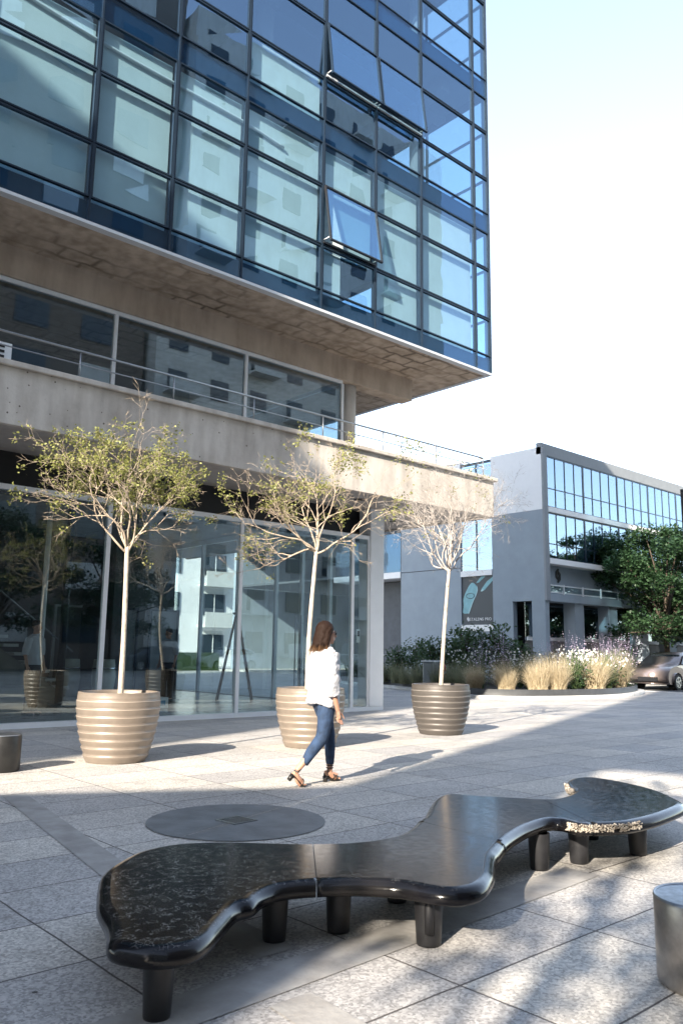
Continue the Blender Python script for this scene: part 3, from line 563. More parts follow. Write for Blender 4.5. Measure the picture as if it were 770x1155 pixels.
fbx('back_wall', 'grayw', FX+.3, FE, FB, FB+.3, 0, 10.4); fbx('far_wall', 'grayw', FE, FE+.3, FY, FB, 0, 10.4)
wb = 3.09
for fl, (z0, zt, z1) in enumerate(((5.46, 6.02+.0, 7.53), (7.76, 8.62, 10.10))):
    for k in range(10):
        x0 = FX+.34+wb*k; x1 = x0+wb
        zt_ = (5.46+.66) if fl == 0 else 8.62
        fr = MB().box(x0, x1-.0, FY+.02, FY+.1, z1-.06, z1-.002).box(x0, x1, FY+.02, FY+.1, z0+.002, z0+.05).box(x0+.06, x1-.06, FY+.03, FY+.09, zt_-.02, zt_+.02)
        for j in range(5):
            t = .05 if j in (0, 4) else .013; xm = x0+(x1-x0)*j/4; fr.box(max(x0, xm-t), min(x1, xm+t), FY+.025, FY+.09, z0+.05, z1-.06)
        W = fr.build('window', 'mull', fb)
        MB().box(x0+.01, x1-.01, FY+.05, FY+.06, z0+.05, z1-.06).build('pane', 'oglass', W)
        if R.random() < .7: MB().box(x0+.1, x1-.1, FY+.5, FY+.52, z0+.05, z1-.1).build('curtain', 'blind', W)
for z in (5.3, 7.6): fbx('floor_slab', 'darkin', FX+.3, FE-.1, FY+1.12, FB-.1, z, z+.12)
fbx('core_wall', 'darkin', FX+.5, FE-.1, FY+5, FY+5.2, 5.42, 10.0)
# ground floor fins, shopfront, shutters
for k in range(9):
    x = 32.35+2.92*k; fbx('column', 'grayd' if 0 else 'grayw', x, x+.72, FY+.02, FY+.62, 0, 3.58)
for k in range(10):
    x0 = 30.3+2.92*k; 
    W = MB().box(x0, x0+2.9, FY+1.2, FY+1.3, 1.9, 2.05).box(x0+1.3, x0+1.5, FY+1.18, FY+1.32, 0.02, 1.898).box(x0+1.3, x0+1.5, FY+1.18, FY+1.32, 2.052, 3.57).build('shopfront', 'edge' if 0 else 'mull', fb)
    MB().box(x0, x0+2.9, FY+1.26, FY+1.27, .02, 1.88).build('pane', 'blindg', W); MB().box(x0, x0+2.9, FY+1.26, FY+1.27, 2.06, 3.57).build('pane', 'oglass', W)
    MB().box(x0, x0+2.9, FY+1.14, FY+1.19, 1.9, 2.06).build('sill', 'whitew', W)
fbx('inner_wall', 'innerd', FX+.3, FE-.1, FY+4.9, FY+4.95, 0, 3.57)
sg = empty('wall_sign', (31.65, FY+.41, 4.78), 'black emblem with small lettering on the grey wall above the balcony', 'sign')
emblem(MB(), (0, -.04, .02), .62, 'y').build('emblem', 'black', sg)
RF = Matrix(((1,0,0,0),(0,0,-1,0),(0,1,0,0),(0,0,0,1)))
text('STALENS PRO', .2, 'black', sg, Matrix.Translation((0, -.05, -.54)) @ RF)
# ================================================================== OTHER BUILDINGS ROUND THE PLAZA (some seen in the glass, others unseen blocks added to cast the shade)
D1 = Vector((cos(AZ), sin(AZ))); D2 = Vector((-sin(AZ), cos(AZ)))
def ts(t, s): q = D1*t + D2*s; return (q.x, q.y)
def block(name, label, quad, h, floors=None):
    e = empty(name, (0,0,0), label, 'building'); pts = [ts(*q) for q in quad]
    MB().prism(pts, 0, h).build('wall', 'aptw', e)
    n = floors or int(h//3); c = (sum(p[0] for p in pts)/len(pts), sum(p[1] for p in pts)/len(pts)); s = MB()
    for k in range(1, n): s.prism([(c[0]+(p[0]-c[0])*1.02, c[1]+(p[1]-c[1])*1.02) for p in pts], k*h/n-.1, k*h/n+.05)
    s.build('floor_ledge', 'slabw', e)
block('corner_shade_block', 'tall unseen block shaped to shade the left side of the plaza', [(-20,7.75),(-20,34),(-40,34),(-40,7.75)], 24)  # unseen shade caster, side set along the sun direction to bound the lit strip
block('narrow_shade_block', 'slim unseen block shaped to shade the bench end of the plaza', [(-14,1.75),(-14,3.75),(-30,3.75),(-30,1.75)], 27)  # unseen shade caster, its edges shaped to leave the sunlit strips
block('wide_shade_block', 'broad unseen block shaped to shade the bench side of the plaza', [(-13,-24),(-13,.15),(-32,.15),(-32,-24)], 27)  # unseen shade caster, keeps the bench side out of the sun
MB().prism([ts(-14.2,.153),ts(-14.2,1.747),ts(-14.9,1.747),ts(-14.9,.153)], 12.0, 26.8).build('gap_shade_panel', 'aptw', bpy.data.objects['wide_shade_block'])  # added across the gap to block sun from the far paving
block('low_shade_block', 'low unseen block between the tall ones, shaped to end the foreground shade', [(-9.25,3.76),(-12.6,7.74),(-24,7.74),(-24,3.76)], 8.0)  # unseen shade caster, slanted roof edge places the shadow line on the paving
ap = empty('apartment_tower', (0,0,0), 'tall pale apartment building with rows of windows reflected in the glass', 'building')
AY = -21
MB().box(26, 52, AY-13, AY, 0, 46).build('wall', 'aptw', ap)
for k in range(15):
    for j in range(6):
        x = 27+3.5*j; z = 1.1+3*k
        W = MB().box(x, x+1.5, AY+.005, AY+.06, z, z+1.5).build('window', 'aptg', ap)
        if (j+k) % 3 == 0: MB().box(x-.4, x+2.1, AY+.005, AY+1.1, z-.35, z-.2).box(x-.4, x+2.1, AY+1.02, AY+1.08, z-.2, z+.7).build('balcony', 'slabw', ap)
rb = empty('reflection_stand_in_block', (0,0,0), 'low white block with balconies added behind the lobby in place of reflected apartments', 'building')  # stands in, behind the glass, for white apartments mirrored in it
MB().box(8, 36, 52, 62, 0, 15).build('wall', 'whitew', rb)
for k in range(5):
    for j in range(7):
        x = 9.5+3.9*j; W = MB().box(x, x+1.9, 51.93, 51.995, 3*k+.8, 3*k+2.4).build('window', 'aptg', rb); MB().box(x+.92,x+.98,51.9,51.929,3*k+.8,3*k+2.4).build('frame', 'white', W)
        if j % 2 == 0 and k: MB().box(x-.5,x+2.4,50.8,51.925,3*k-.1,3*k+.08).box(x-.5,x+2.4,50.8,50.86,3*k+.08,3*k+1.0).build('balcony', 'slabw', rb)
tag(MB().box(6, 29.2, 44, 47, 0, 1.1).build('clipped_hedge', 'shrub'), 'long low clipped hedge behind the lobby in front of the white block', 'hedge')
bk = empty('brown_apartment_block', (0,0,0), 'darker brown apartment block beside the pale tower, reflected in the left of the glass', 'building')
MB().box(-4, 25.6, AY-14, AY-1, 0, 56).build('wall', 'brownw', bk)
for k in range(16):
    for j in range(6):
        x = -1+4.4*j; z = 1.6+3.3*k
        MB().box(x, x+2.2, AY-.995, AY-.93, z, z+1.7).build('window', 'aptw' if (j*3+k) % 4 == 0 else 'aptg', bk)
# ================================================================== PLANTERS AND TREES
def planter_mesh(mat_, rmat):
    e = bpy.data.objects.new('ribbed_planter', None); COL.objects.link(e); e.empty_display_size = .2
    H = .74; prof = []; n = 9
    def rad(z): t = z/H; return .325 + .125*sin(min(1, t*1.05)*pi*.55) - (.012*max(0, t-.85)/.15)
    prof.append((0, 0)); prof.append((rad(0)-.01, 0))
    for k in range(n):
        z0 = H*k/n; z1 = H*(k+1)/n
        prof += [(rad(z0)-.004, z0+.004), (rad(z0)+.0, z0+.02), (rad((z0+z1)/2)+.002, (z0+z1)/2), (rad(z1)+.003, z1-.012), (rad(z1)+.004, z1-.004)]
    prof += [(rad(H)+.004, H), (rad(H)-.03, H+.003), (rad(H)-.04, H-.01), (rad(H)-.045, H-.11)]
    MB().lathe(prof, n=72).build('body', mat_, e)
    rb = MB()
    for k in range(1, n): z = H*k/n-.008; rb.lathe([(rad(z)+.0035, z-.004),(rad(z)+.0065, z), (rad(z)+.0035, z+.005)], n=72)
    rb.build('rib_line', rmat, e)
    s = MB().lathe([(0,H-.075),(.2,H-.07),(rad(H)-.046,H-.09)], n=40).build('soil', 'soil', e)
    return e
POTS = [(4.65, 9.09), (7.46, 8.92), (10.36, 9.06)]
labs = ['ribbed bronze planter under the leafiest tree, nearest the left lobby glass', 'ribbed bronze planter partly hidden behind the walking woman', 'dark ribbed planter beside the flower bed holding the barest tree']
p0 = planter_mesh('pot', 'rib'); p1 = copy_tree(p0); p2 = planter_mesh('pot2', 'rib2')
for o, xy, l in zip((p0, p1, p2), POTS, labs): tag(o, l, 'planter', 'ribbed planters along the lobby'); o.location = (*xy, 0); o.scale = (1.07,)*3
def potted_tree(name, label, base, fork, span, top, leafy, seed, trunk_mid):
    Q = random.Random(seed); e = empty(name, (base[0], base[1], .66), label, 'tree', 'small trees in ribbed planters')
    o = Vector((base[0], base[1], .66)); F = Vector(fork)-o
    tp = spline([(0,0,0), tuple(Vector(trunk_mid)-o), tuple(F)], 7, False)
    MB().tube(tp, [.036-.012*i/(len(tp)-1)+.004*noise.noise(Vector(p)*5) for i, p in enumerate(tp)], 10).build('trunk', 'bark', e)
    br = MB(); tips = []
    def grow(p, d, L, r, lev):
        n = max(3, int(L/.07)); pts = [p.copy()]; rr = [r]; q = p.copy(); dd = d.normalized(); kids = []
        for i in range(n):
            dd = (dd + Vector((Q.gauss(0,.16), Q.gauss(0,.16), Q.gauss(0,.14)+(.035 if lev < 3 else -.0)))).normalized()
            q = q + dd*(L/n); pts.append(q.copy()); rr.append(r*(1-.55*(i+1)/n))
            if lev < 4 and i > n*.22 and Q.random() < (.5 if lev < 2 else .42): kids.append((q.copy(), dd.copy(), rr[-1], 1-(i/n)*.4))
            if lev >= 2: tips.append((q.copy(), lev))
        br.tube(pts, rr, 6 if r > .008 else 4, cap=False)
        if lev < 4:
            kids.append((q.copy(), dd.copy(), rr[-1], .8)); kids.append((q.copy(), dd.copy(), rr[-1], .7))
            for (kq, kd, kr, ks) in kids:
                side = Vector((Q.gauss(0,1), Q.gauss(0,1), Q.gauss(0,.7))); side = (side - kd*side.dot(kd)).normalized()
                a = Q.uniform(.35, .95); grow(kq, kd*cos(a)+side*sin(a), L*ks*Q.uniform(.5, .8), max(.0017, kr*.72), lev+1)
    nb = 12 if seed == 37 else 8
    for i in range(nb):
        a = 2*pi*i/nb + Q.uniform(-.3, .3); el = Q.choice((.42, .7, .95, 1.2)); rad = span*Q.uniform(.45, .62)
        d = Vector((cos(a)*cos(el), sin(a)*cos(el), sin(el)))
        grow(F - Vector((0,0,.10*Q.random())), d, (top-fork[2])*Q.uniform(.42, .62)*(1.15 if el < .7 else .9), .0145, 0)
    br.build('branches', 'gtwig' if seed == 37 else 'twig', e)
    lf = MB(); ld = {}
    for (p, lev) in tips:
        c = noise.noise((p+Vector((seed*3.1, 0, 0)))*1.9)
        side = 0
        if c + side + (.16 if p.z > F.z+.5 else -.06) < leafy[0] or Q.random() > leafy[1]: continue
        for _ in range(Q.choice((1, 2, 3))):
            q = p + Vector((Q.gauss(0,.03), Q.gauss(0,.03), Q.gauss(0,.03))); L = Q.uniform(.028, .048); W = L*.30
            d = Vector((Q.gauss(0,1), Q.gauss(0,1), Q.gauss(0,.6))).normalized(); s = d.cross(Vector((Q.gauss(0,1), Q.gauss(0,1), 1))).normalized()
            lf.poly([q, q+d*L*.45+s*W, q+d*L, q+d*L*.45-s*W])
    lf.build('foliage', 'leaf', e)
    return e
potted_tree('potted_tree', 'small tree with the fullest yellow-green foliage, nearest the left lobby glass', (4.68, 9.12), (4.60, 9.02, 2.52), 2.4, 4.4, (.08, .66), 11, (4.64, 9.05, 1.5))
potted_tree('potted_tree', 'half-bare small tree rising behind the walking woman, with thin yellow leaves', (7.40, 8.92), (7.35, 8.72, 2.74), 2.2, 4.6, (.17, .5), 23, (7.32, 8.80, 1.6))
potted_tree('potted_tree', 'almost leafless pale tree in the dark planter beside the flower bed', (10.34, 9.04), (10.3, 8.8, 2.70), 2.1, 4.75, (.62, .4), 37, (10.26, 8.88, 1.7))
# ================================================================== BENCH
OUT = [(1.73,3.48),(1.84,3.67),(2.01,3.83),(2.18,3.93),(2.4,3.95),(2.61,3.84),(2.78,3.68),(2.96,3.51),(3.17,3.39),(3.42,3.36),(3.67,3.46),(3.88,3.59),(3.99,3.64),(4.4,3.94),(4.64,4.07),(4.77,4.06),(4.86,3.89),(4.99,3.71),(5.11,3.53),(5.27,3.49),(5.59,3.58),(5.74,3.72),(5.96,3.88),(6.17,3.95),(6.34,3.89),(6.36,3.7),(6.28,3.42),(6.14,3.16),(5.91,2.91),(5.78,2.8),(5.59,2.74),(5.2,2.69),(4.93,2.69),(4.77,2.72),(4.61,2.81),(4.53,2.88),(4.55,3.05),(4.29,3.03),(4.05,2.96),(3.85,2.88),(3.67,2.79),(3.52,2.71),(3.34,2.58),(3.21,2.49),(3.04,2.41),(2.9,2.42),(2.82,2.51),(2.77,2.67),(2.64,2.82),(2.49,2.92),(2.35,2.97),(2.23,2.94),(2.12,2.87),(2.04,2.86),(1.9,2.75),(1.75,2.63),(1.64,2.59),(1.53,2.63),(1.47,2.72),(1.45,2.81),(1.5,2.92),(1.55,3.04),(1.61,3.23),(1.7,3.42)]
#BENCHPTS
bn = empty('sculpted_bench', (0,0,0), 'long glossy black bench with a wavy outline in four joined segments on thick round legs', 'bench')
def bench_mesh():
    P = [Vector(p) for p in spline(OUT, 4)]; N = len(P)
    area = sum(P[i].x*P[(i+1) % N].y - P[(i+1) % N].x*P[i].y for i in range(N)); sg = 1 if area > 0 else -1
    nrm = []
    for i in range(N):
        t = (P[(i+2) % N]-P[(i-2) % N]).normalized(); nrm.append(Vector((-t.y, t.x))*sg)
    prof = [(.10,.215),(.03,.213),(.008,.222),(0,.238),(.002,.258),(.014,.275),(.032,.286),(.055,.291)]
    bm = bmesh.new(); rings = []
    for (o, z) in prof:
        rings.append([bm.verts.new((*(P[i]+nrm[i]*o), z)) for i in range(N)])
    for a, b in zip(rings[:-1], rings[1:]):
        for i in range(N):
            f = bm.faces.new((a[i], a[(i+1) % N], b[(i+1) % N], b[i]) if sg > 0 else (a[(i+1) % N], a[i], b[i], b[(i+1) % N])); f.smooth = True
    for rg, flip in ((rings[-1], False), (rings[0], True)):
        fs = bmesh.ops.triangle_fill(bm, use_beauty=True, edges=[bm.edges.get((rg[i], rg[(i+1) % N])) for i in range(N)], use_dissolve=False)
        for g in fs['geom']:
            if isinstance(g, bmesh.types.BMFace): g.smooth = False
    bmesh.ops.recalc_face_normals(bm, faces=bm.faces)
    return bm
SE = [((2.94,3.47),(2.42,2.82)), ((3.83,3.56),(3.78,2.80)), ((5.07,3.49),(4.60,2.80))]
full = bench_mesh()
for k in range(4):
    bm = full.copy(); gap = .0025
    for j, keep in ((k-1, 1), (k, -1)):
        if j < 0 or j > 2: continue
        a, b = Vector(SE[j][0]), Vector(SE[j][1]); t = (a-b).normalized(); nx = Vector((t.y, -t.x, 0))   # points to +X
        if nx.x < 0: nx = -nx
        co = Vector((a.x, a.y, 0)) + nx*keep*gap
        geom = bm.verts[:]+bm.edges[:]+bm.faces[:]
        r = bmesh.ops.bisect_plane(bm, geom=geom, dist=1e-5, plane_co=co, plane_no=nx, clear_inner=keep > 0, clear_outer=keep < 0)
        ed = [g for g in r['geom_cut'] if isinstance(g, bmesh.types.BMEdge)]
        bmesh.ops.holes_fill(bm, edges=ed)
    bmesh.ops.recalc_face_normals(bm, faces=bm.faces)
    me = bpy.data.meshes.new('seat_segment'); bm.to_mesh(me); bm.free(); me.materials.append(K['bench'])
    o = bpy.data.objects.new('seat_segment', me); COL.objects.link(o); o.parent = bn
    if k == 0: o['label'] = 'end segment covered in fine white crackle scratches'
full.free()
for (x, y, r, slot) in ((1.64,2.78,.058,0),(2.44,3.14,.062,0),(2.75,3.05,.062,0),(2.95,2.66,.066,1),(4.45,3.10,.066,0),(4.78,3.03,.066,0),(5.28,2.90,.064,0),(5.45,3.35,.06,0),(1.95,3.6,.06,0),(6.1,3.5,.06,0),(4.5,3.7,.06,0),(3.3,3.2,.06,0)):
    L_ = MB().lathe([(0,.0),(r*.82,0),(r*.86,.012),(r*.98,.16),(r,.214)], (x,y,0), 28).build('leg', 'leg', bn)
    if slot: MB().lathe([(0,.0),(.02,.0),(.024,.1),(.02,.13)], (0,0,0), 12).build('handhole', 'black', L_, (x-r*.62, y-r*.62, .06))
# pale chipped patches on the far segment
def chips(pts, nm, seed, n, rr):
    Q = random.Random(seed); mb = MB()
    for i in range(n):
        t = Q.random()*(len(pts)-1); a = int(t); p = Vector(pts[a]).lerp(Vector(pts[a+1]), t-a)
        mb.ball((p.x+Q.gauss(0,.006), p.y+Q.gauss(0,.006), Q.uniform(.243,.287)), (Q.uniform(.4,1)*rr, Q.uniform(.4,1)*rr*.6, Q.uniform(.3,.9)*rr*.6), 7, 5)
    o = mb.build(nm, 'chip', bn); o['label'] = 'rough pale broken edge of the end segment'
chips([(4.53,2.95),(4.53,2.87),(4.61,2.80),(4.77,2.71),(4.93,2.68)], 'chipped_edge', 3, 420, .013)
chips([(5.62,3.60),(5.74,3.72),(5.86,3.81)], 'chipped_edge', 4, 140, .018)
# ================================================================== DRUM STOOLS
def drum(loc, rad, h, label, m='drum'):
    e = empty('drum_stool', (*loc, 0), label, 'stool', 'dark drum stools on the plaza')
    MB().lathe([(rad*.93,0),(rad,.02),(rad,h-.02),(rad-.006,h-.006)], n=64).build('body', m, e)
    MB().lathe([(0,h-.004),(rad-.03,h-.004),(rad-.008,h-.002)], n=64).build('top', 'drumtop', e)
    MB().lathe([(rad-.009,h-.001),(rad-.002,h+.0035),(rad+.002,h-.008)], n=64).build('rim', 'steel', e)
drum((3.47, 1.62), .20, .335, 'dark worn metal drum stool beside the far end of the bench')
drum((3.31, 9.04), .19, .38, 'near black drum stool beside the left planter', 'drumd')
# ================================================================== FLOWER BED
BED = [(22.6,24),(21.6,20.6),(20.4,18.0),(19.3,15.8),(20.0,14.4),(22.3,13.7),(24.3,13.7),(26.6,14.4),(28.3,15.5),(28.6,17.5),(28.8,24.0),(28.6,30),(24.6,30)]
bs = spline(BED, 5); cxb = sum(p[0] for p in bs)/len(bs); cyb = sum(p[1] for p in bs)/len(bs)
def inset(d): 
    o = []; N = len(bs)
    for i, p in enumerate(bs):
        t = (Vector(bs[(i+1) % N])-Vector(bs[i-1])).normalized(); nn = Vector((-t.y, t.x)); c = Vector((cxb, cyb))-Vector(p)
        if nn.dot(c) < 0: nn = -nn
        o.append(tuple(Vector(p)+nn*d))
    return o
def ring(mb, a, b, z0, z1):
    N = len(a); bb = len(mb.v); mb.v += [(x,y,z0) for x,y in a]+[(x,y,z1) for x,y in a]+[(x,y,z1) for x,y in b]+[(x,y,z0) for x,y in b]
    for i in range(N):
        j = (i+1) % N
        for q in range(3): mb.f.append((bb+q*N+i, bb+q*N+j, bb+(q+1)*N+j, bb+(q+1)*N+i)); mb.sm.append(q != 1)
    return mb
e = empty('raised_flower_bed', (0,0,0), 'curved raised flower bed with pale kerb and dark rim by the grey office', 'flower bed')
ring(MB(), inset(-.22), inset(.0), 0, .10).build('kerb_ring', 'kerb', e)
ring(MB(), inset(0.02), inset(.08), 0, .28).build('rim', 'bedrim', e)
q = inset(.08); MB().poly([(x,y,.2) for x,y in q]).build('mulch', 'earth', e)
def blades(n, h, spread, w, seed, curl=.5, lean=0):
    Q = random.Random(seed); mb = MB()
    for _ in range(n):
        a = Q.uniform(0, 2*pi); r = spread*.42*sqrt(Q.random()); d = Vector((cos(a), sin(a), 0)); p = Vector((r*cos(a), r*sin(a), 0)); H = h*Q.uniform(.4, 1.08)*(1-.25*r/spread); out = Q.random()*spread*.85
        s = Vector((-sin(a), cos(a), 0)).lerp(Vector((Q.gauss(0,1), Q.gauss(0,1), 0)), .5).normalized()*w
        pts = []
        for k in range(5):
            t = k/4; z = H*(t - curl*.28*t*t*t*(out/spread)*1.6); pts.append(p + d*(out*t*t) + Vector((lean*t*t, 0, max(0, z))))
        for k in range(4):
            w0 = (1-k/4.2); w1 = (1-(k+1)/4.2); mb.poly([pts[k]-s*w0, pts[k]+s*w0, pts[k+1]+s*w1, pts[k+1]-s*w1], True)
    return mb
def plant_proto(name, parts):
    o = bpy.data.objects.new(name, None); COL.objects.link(o); o.empty_display_size = .2
    for nm, mb, m in parts: mb.build(nm, m, o)
    return o
def leaves_cloud(n, rx, rz, L, seed, z0=0):
    Q = random.Random(seed); mb = MB()
    for _ in range(n):
        v = Vector((Q.gauss(0,1), Q.gauss(0,1), Q.gauss(0,1))).normalized()*(Q.random()**.45); c = Vector((v.x*rx, v.y*rx, z0+rz+v.z*rz))
        if noise.noise(c*2.6+Vector((seed,0,0))) < -.12: continue
        d = Vector((Q.gauss(0,1), Q.gauss(0,1), Q.gauss(0,.7))).normalized(); s = d.cross(Vector((Q.gauss(0,1),Q.gauss(0,1),1.2))).normalized(); l = L*Q.uniform(.6,1.2)
        mb.poly([c, c+d*l*.5+s*l*.32, c+d*l, c+d*l*.5-s*l*.32])
    return mb
def stems(n, h, sp, r, seed):
    Q = random.Random(seed); mb = MB()
    for _ in range(n):
        a = Q.uniform(0, 2*pi); o = Q.random()*sp; mb.tube([(.1*o*cos(a),.1*o*sin(a),0),(.5*o*cos(a),.5*o*sin(a),h*.55),(o*cos(a),o*sin(a),h*Q.uniform(.7,1))], r, 4, cap=False)
    return mb
def dots(n, h0, h1, sp, r, seed):
    Q = random.Random(seed); mb = MB()
    for _ in range(n):
        a = Q.uniform(0, 2*pi); o = sqrt(Q.random())*sp; c = Vector((o*cos(a), o*sin(a), Q.uniform(h0, h1)))
        for k in range(2):
            d = Vector((Q.gauss(0,1),Q.gauss(0,1),Q.gauss(0,1))).normalized()*r; s = d.cross(Vector((Q.gauss(0,1),Q.gauss(0,1),1))).normalized()*r; mb.poly([c-d, c-s, c+d, c+s])
    return mb
def spikes(n, h, sp, seed):
    Q = random.Random(seed); mb = MB()
    for _ in range(n):
        a = Q.uniform(0, 2*pi); o = Q.random()*sp; x, y = o*cos(a), o*sin(a); H = h*Q.uniform(.75,1.1)
        for k in range(14):
            t = .45+.55*k/14; c = Vector((x*t*1.3, y*t*1.3, H*t)); d = Vector((Q.gauss(0,1),Q.gauss(0,1),Q.gauss(0,.5))).normalized()*.035*(1.4-t); s = d.cross(Vector((0,0,1)))*.8; mb.poly([c-d, c-s, c+d, c+s])
    return mb
def protos(key, mk, n=2): return [mk(i) for i in range(n)]
PR = dict(
 feather=[plant_proto('feather_grass', [('blades', blades(1500, 1.15, .62, .004, s, .9, .16), 'grassm')]) for s in (1, 2)],
 pale=[plant_proto('pale_grass', [('blades', blades(420, .95, .5, .005, s, .8), 'palegr')]) for s in (3, 4)],
 daisy=[plant_proto('white_flowering_plant', [('stems', stems(40, .95, .5, .004, s), 'greenb'), ('leaves', leaves_cloud(700, .5, .36, .07, s), 'shrub'), ('flowers', dots(46, .6, 1.05, .6, .03, s), 'flower')]) for s in (5, 6)],
 sage=[plant_proto('purple_sage', [('stems', stems(30, 1.1, .45, .004, s), 'greenb'), ('flower_spikes', spikes(34, 1.5, .62, s), 'sage'), ('leaves', leaves_cloud(260, .4, .25, .06, s), 'shrub')]) for s in (7, 8)],
 shrub=[plant_proto('leafy_shrub', [('stems', stems(14, 1.5, .6, .012, s), 'dbark'), ('leaves', leaves_cloud(1500, .8, .8, .13, s, .15), 'shrub')]) for s in (9, 10)],
 green=[plant_proto('green_strap_plant', [('blades', blades(160, 1.1, .6, .014, s, .6), 'greenb')]) for s in (12,)],
)
used = {}; PL = []
GL = dict(feather='straw coloured feather grass tussock leaning over the rim of the flower bed', pale='grey-green grass tussock in the shaded part of the flower bed', daisy='bushy green plant dotted with white flowers in the flower bed',
          sage='tall pale purple flower spikes rising in the flower bed', shrub='dark leafy shrub standing in the flower bed against the grey office', green='clump of upright green strap leaves in the flower bed')
GC = dict(feather='ornamental grass', pale='ornamental grass', daisy='flowering plant', sage='flowering plant', shrub='shrub', green='plant')
def plant(kind, x, y, sc=1, label=None):
    pr = PR[kind]; i = used.get(kind, 0); used[kind] = i+1
    src = pr[i % len(pr)]; o = src if i < len(pr) else copy_tree(src)
    PL.append((o, kind)); put(o, (x, y, .2), R.uniform(0, 6.28), None, None, sc); tag(o, label or GL[kind], GC[kind], None if label else {'feather':'feather grass tussocks round the bed rim','pale':'grey-green tussocks in the shaded part of the bed','daisy':'white flowering plants in the bed','sage':'purple flower spikes in the bed','shrub':'dark shrubs in the bed','green':'strap-leaved plants in the bed'}[kind])
for (x, y, s) in ((20.1,15.0,.95),(21.0,14.5,1.1),(21.7,14.35,1.2),(23.7,14.25,1.2),(25.9,14.75,1.25),(27.7,15.9,.95),(20.1,16.2,.85)): plant('feather', x, y, s)
for k in range(11): t = k/10; plant('pale', 20.4+1.9*t+R.uniform(-.2,.5), 17.2+6.0*t, R.uniform(.9,1.15))
for k in range(8): t = k/7; plant('pale', 21.6+1.6*t+R.uniform(0,.8), 18.0+6*t, R.uniform(.9,1.2))
for (x, y) in ((22.6,14.35),(24.6,14.3),(21.2,15.8),(22.0,15.6),(22.6,16.3),(23.4,15.6),(24.3,15.2),(24.7,16.0),(25.6,15.9),(21.4,17.2),(23.6,17.0),(26.4,16.2),(27.2,16.8),(25.2,17.2),(22.3,18.4)): plant('daisy', x, y, R.uniform(.95,1.3))
for (x, y) in ((21.0,16.6),(20.9,15.7),(23.0,15.4),(27.0,15.6),(27.9,16.5),(24.8,15.3),(27.4,15.2),(22.2,14.9),(25.1,14.5),(26.7,15.0),(23.1,14.6)): plant('sage', x, y, R.uniform(1.1,1.3))
for (x, y, s) in ((22.6,20.0,1.0),(23.4,19.2,1.25),(24.2,18.4,1.3),(25.2,18.2,.9),(24.8,20.5,1.2),(26.2,19.5,1.0),(22.3,21.5,.8),(25.4,23.5,1.0)): plant('shrub', x, y, s)
for (x, y) in ((24.2,16.6),(24.3,14.3),(26.0,17.0),(23.6,24.5),(21.9,19.2)): plant('green', x, y, R.uniform(.8,1.1))
ORD = ['leftmost','second from the left','third from the left','fourth from the left','fifth from the left','sixth from the left','seventh from the left','eighth from the left','ninth from the left','tenth from the left','eleventh from the left','twelfth from the left','thirteenth from the left','fourteenth from the left','fifteenth from the left','sixteenth from the left','seventeenth from the left','eighteenth from the left','nineteenth from the left']
SH = dict(feather='straw feather grass tussock on the bed rim', pale='grey-green grass tussock in the bed', daisy='white flowering plant in the bed', sage='pale purple flower spikes in the bed', shrub='dark leafy shrub in the bed', green='green strap-leaved clump in the bed')
for kd in SH:
    L_ = sorted([o for o, k_ in PL if k_ == kd], key=lambda o: (o.location.x*r_.x+o.location.y*r_.y)/(o.location.x*f_.x+o.location.y*f_.y))
    for i_, o in enumerate(L_): o['label'] = SH[kd]+', '+ORD[i_]+' of its kind'
for kd in PR:
    for pr in PR[kd]: pass
for o in bpy.data.objects:
    if o.name.startswith(('flowers', 'flower_spikes')): o['kind'] = 'stuff'
e = empty('spiky_palm', (23.6, 25.3, .2), 'young spiky palm plant at the far left of the flower bed', 'plant'); blades(70, 1.7, .9, .03, 44, .9).build('fronds', 'greenb', e); MB().tube([(0,0,0),(0,0,.5)], .07, 8).build('trunk', 'dbark', e)
# railing, bin and red post behind the bed
e = empty('guard_rail', (24.2, 24.6, 0), 'low grey metal guard rail behind the shaded grasses', 'railing', rz=radians(-43))
for z in (1.15, .75): MB().box(-1.6,1.6,-.02,.02,z,z+.05).build('rail', 'edge', e)
for k in range(5): MB().box(-1.6+.79*k,-1.56+.79*k,-.022,.022,0,1.148).build('post', 'edge', e)
e = empty('litter_bin', (19.2, 17.6, 0), 'grey metal litter bin standing behind the bed beside the red post', 'bin', rz=.3); e.location = (21.0, 18.75, .2)
MB().box(-.3,.3,-.2,.2,.0,.78).build('body', 'steel', e, bevel=.02); MB().box(-.34,.34,-.24,.24,.79,.84).build('lid', 'edge', e)
e = empty('red_post', (21.45, 18.6, .2), 'small red post beside the litter bin', 'bollard'); MB().lathe([(0,0),(.085,0),(.085,.55),(.05,.66),(.03,.72),(0,.72)], n=16).build('body', 'red', e); MB().lathe([(.088,.4),(.09,.44),(.088,.48)], n=16).build('band', 'white', e)
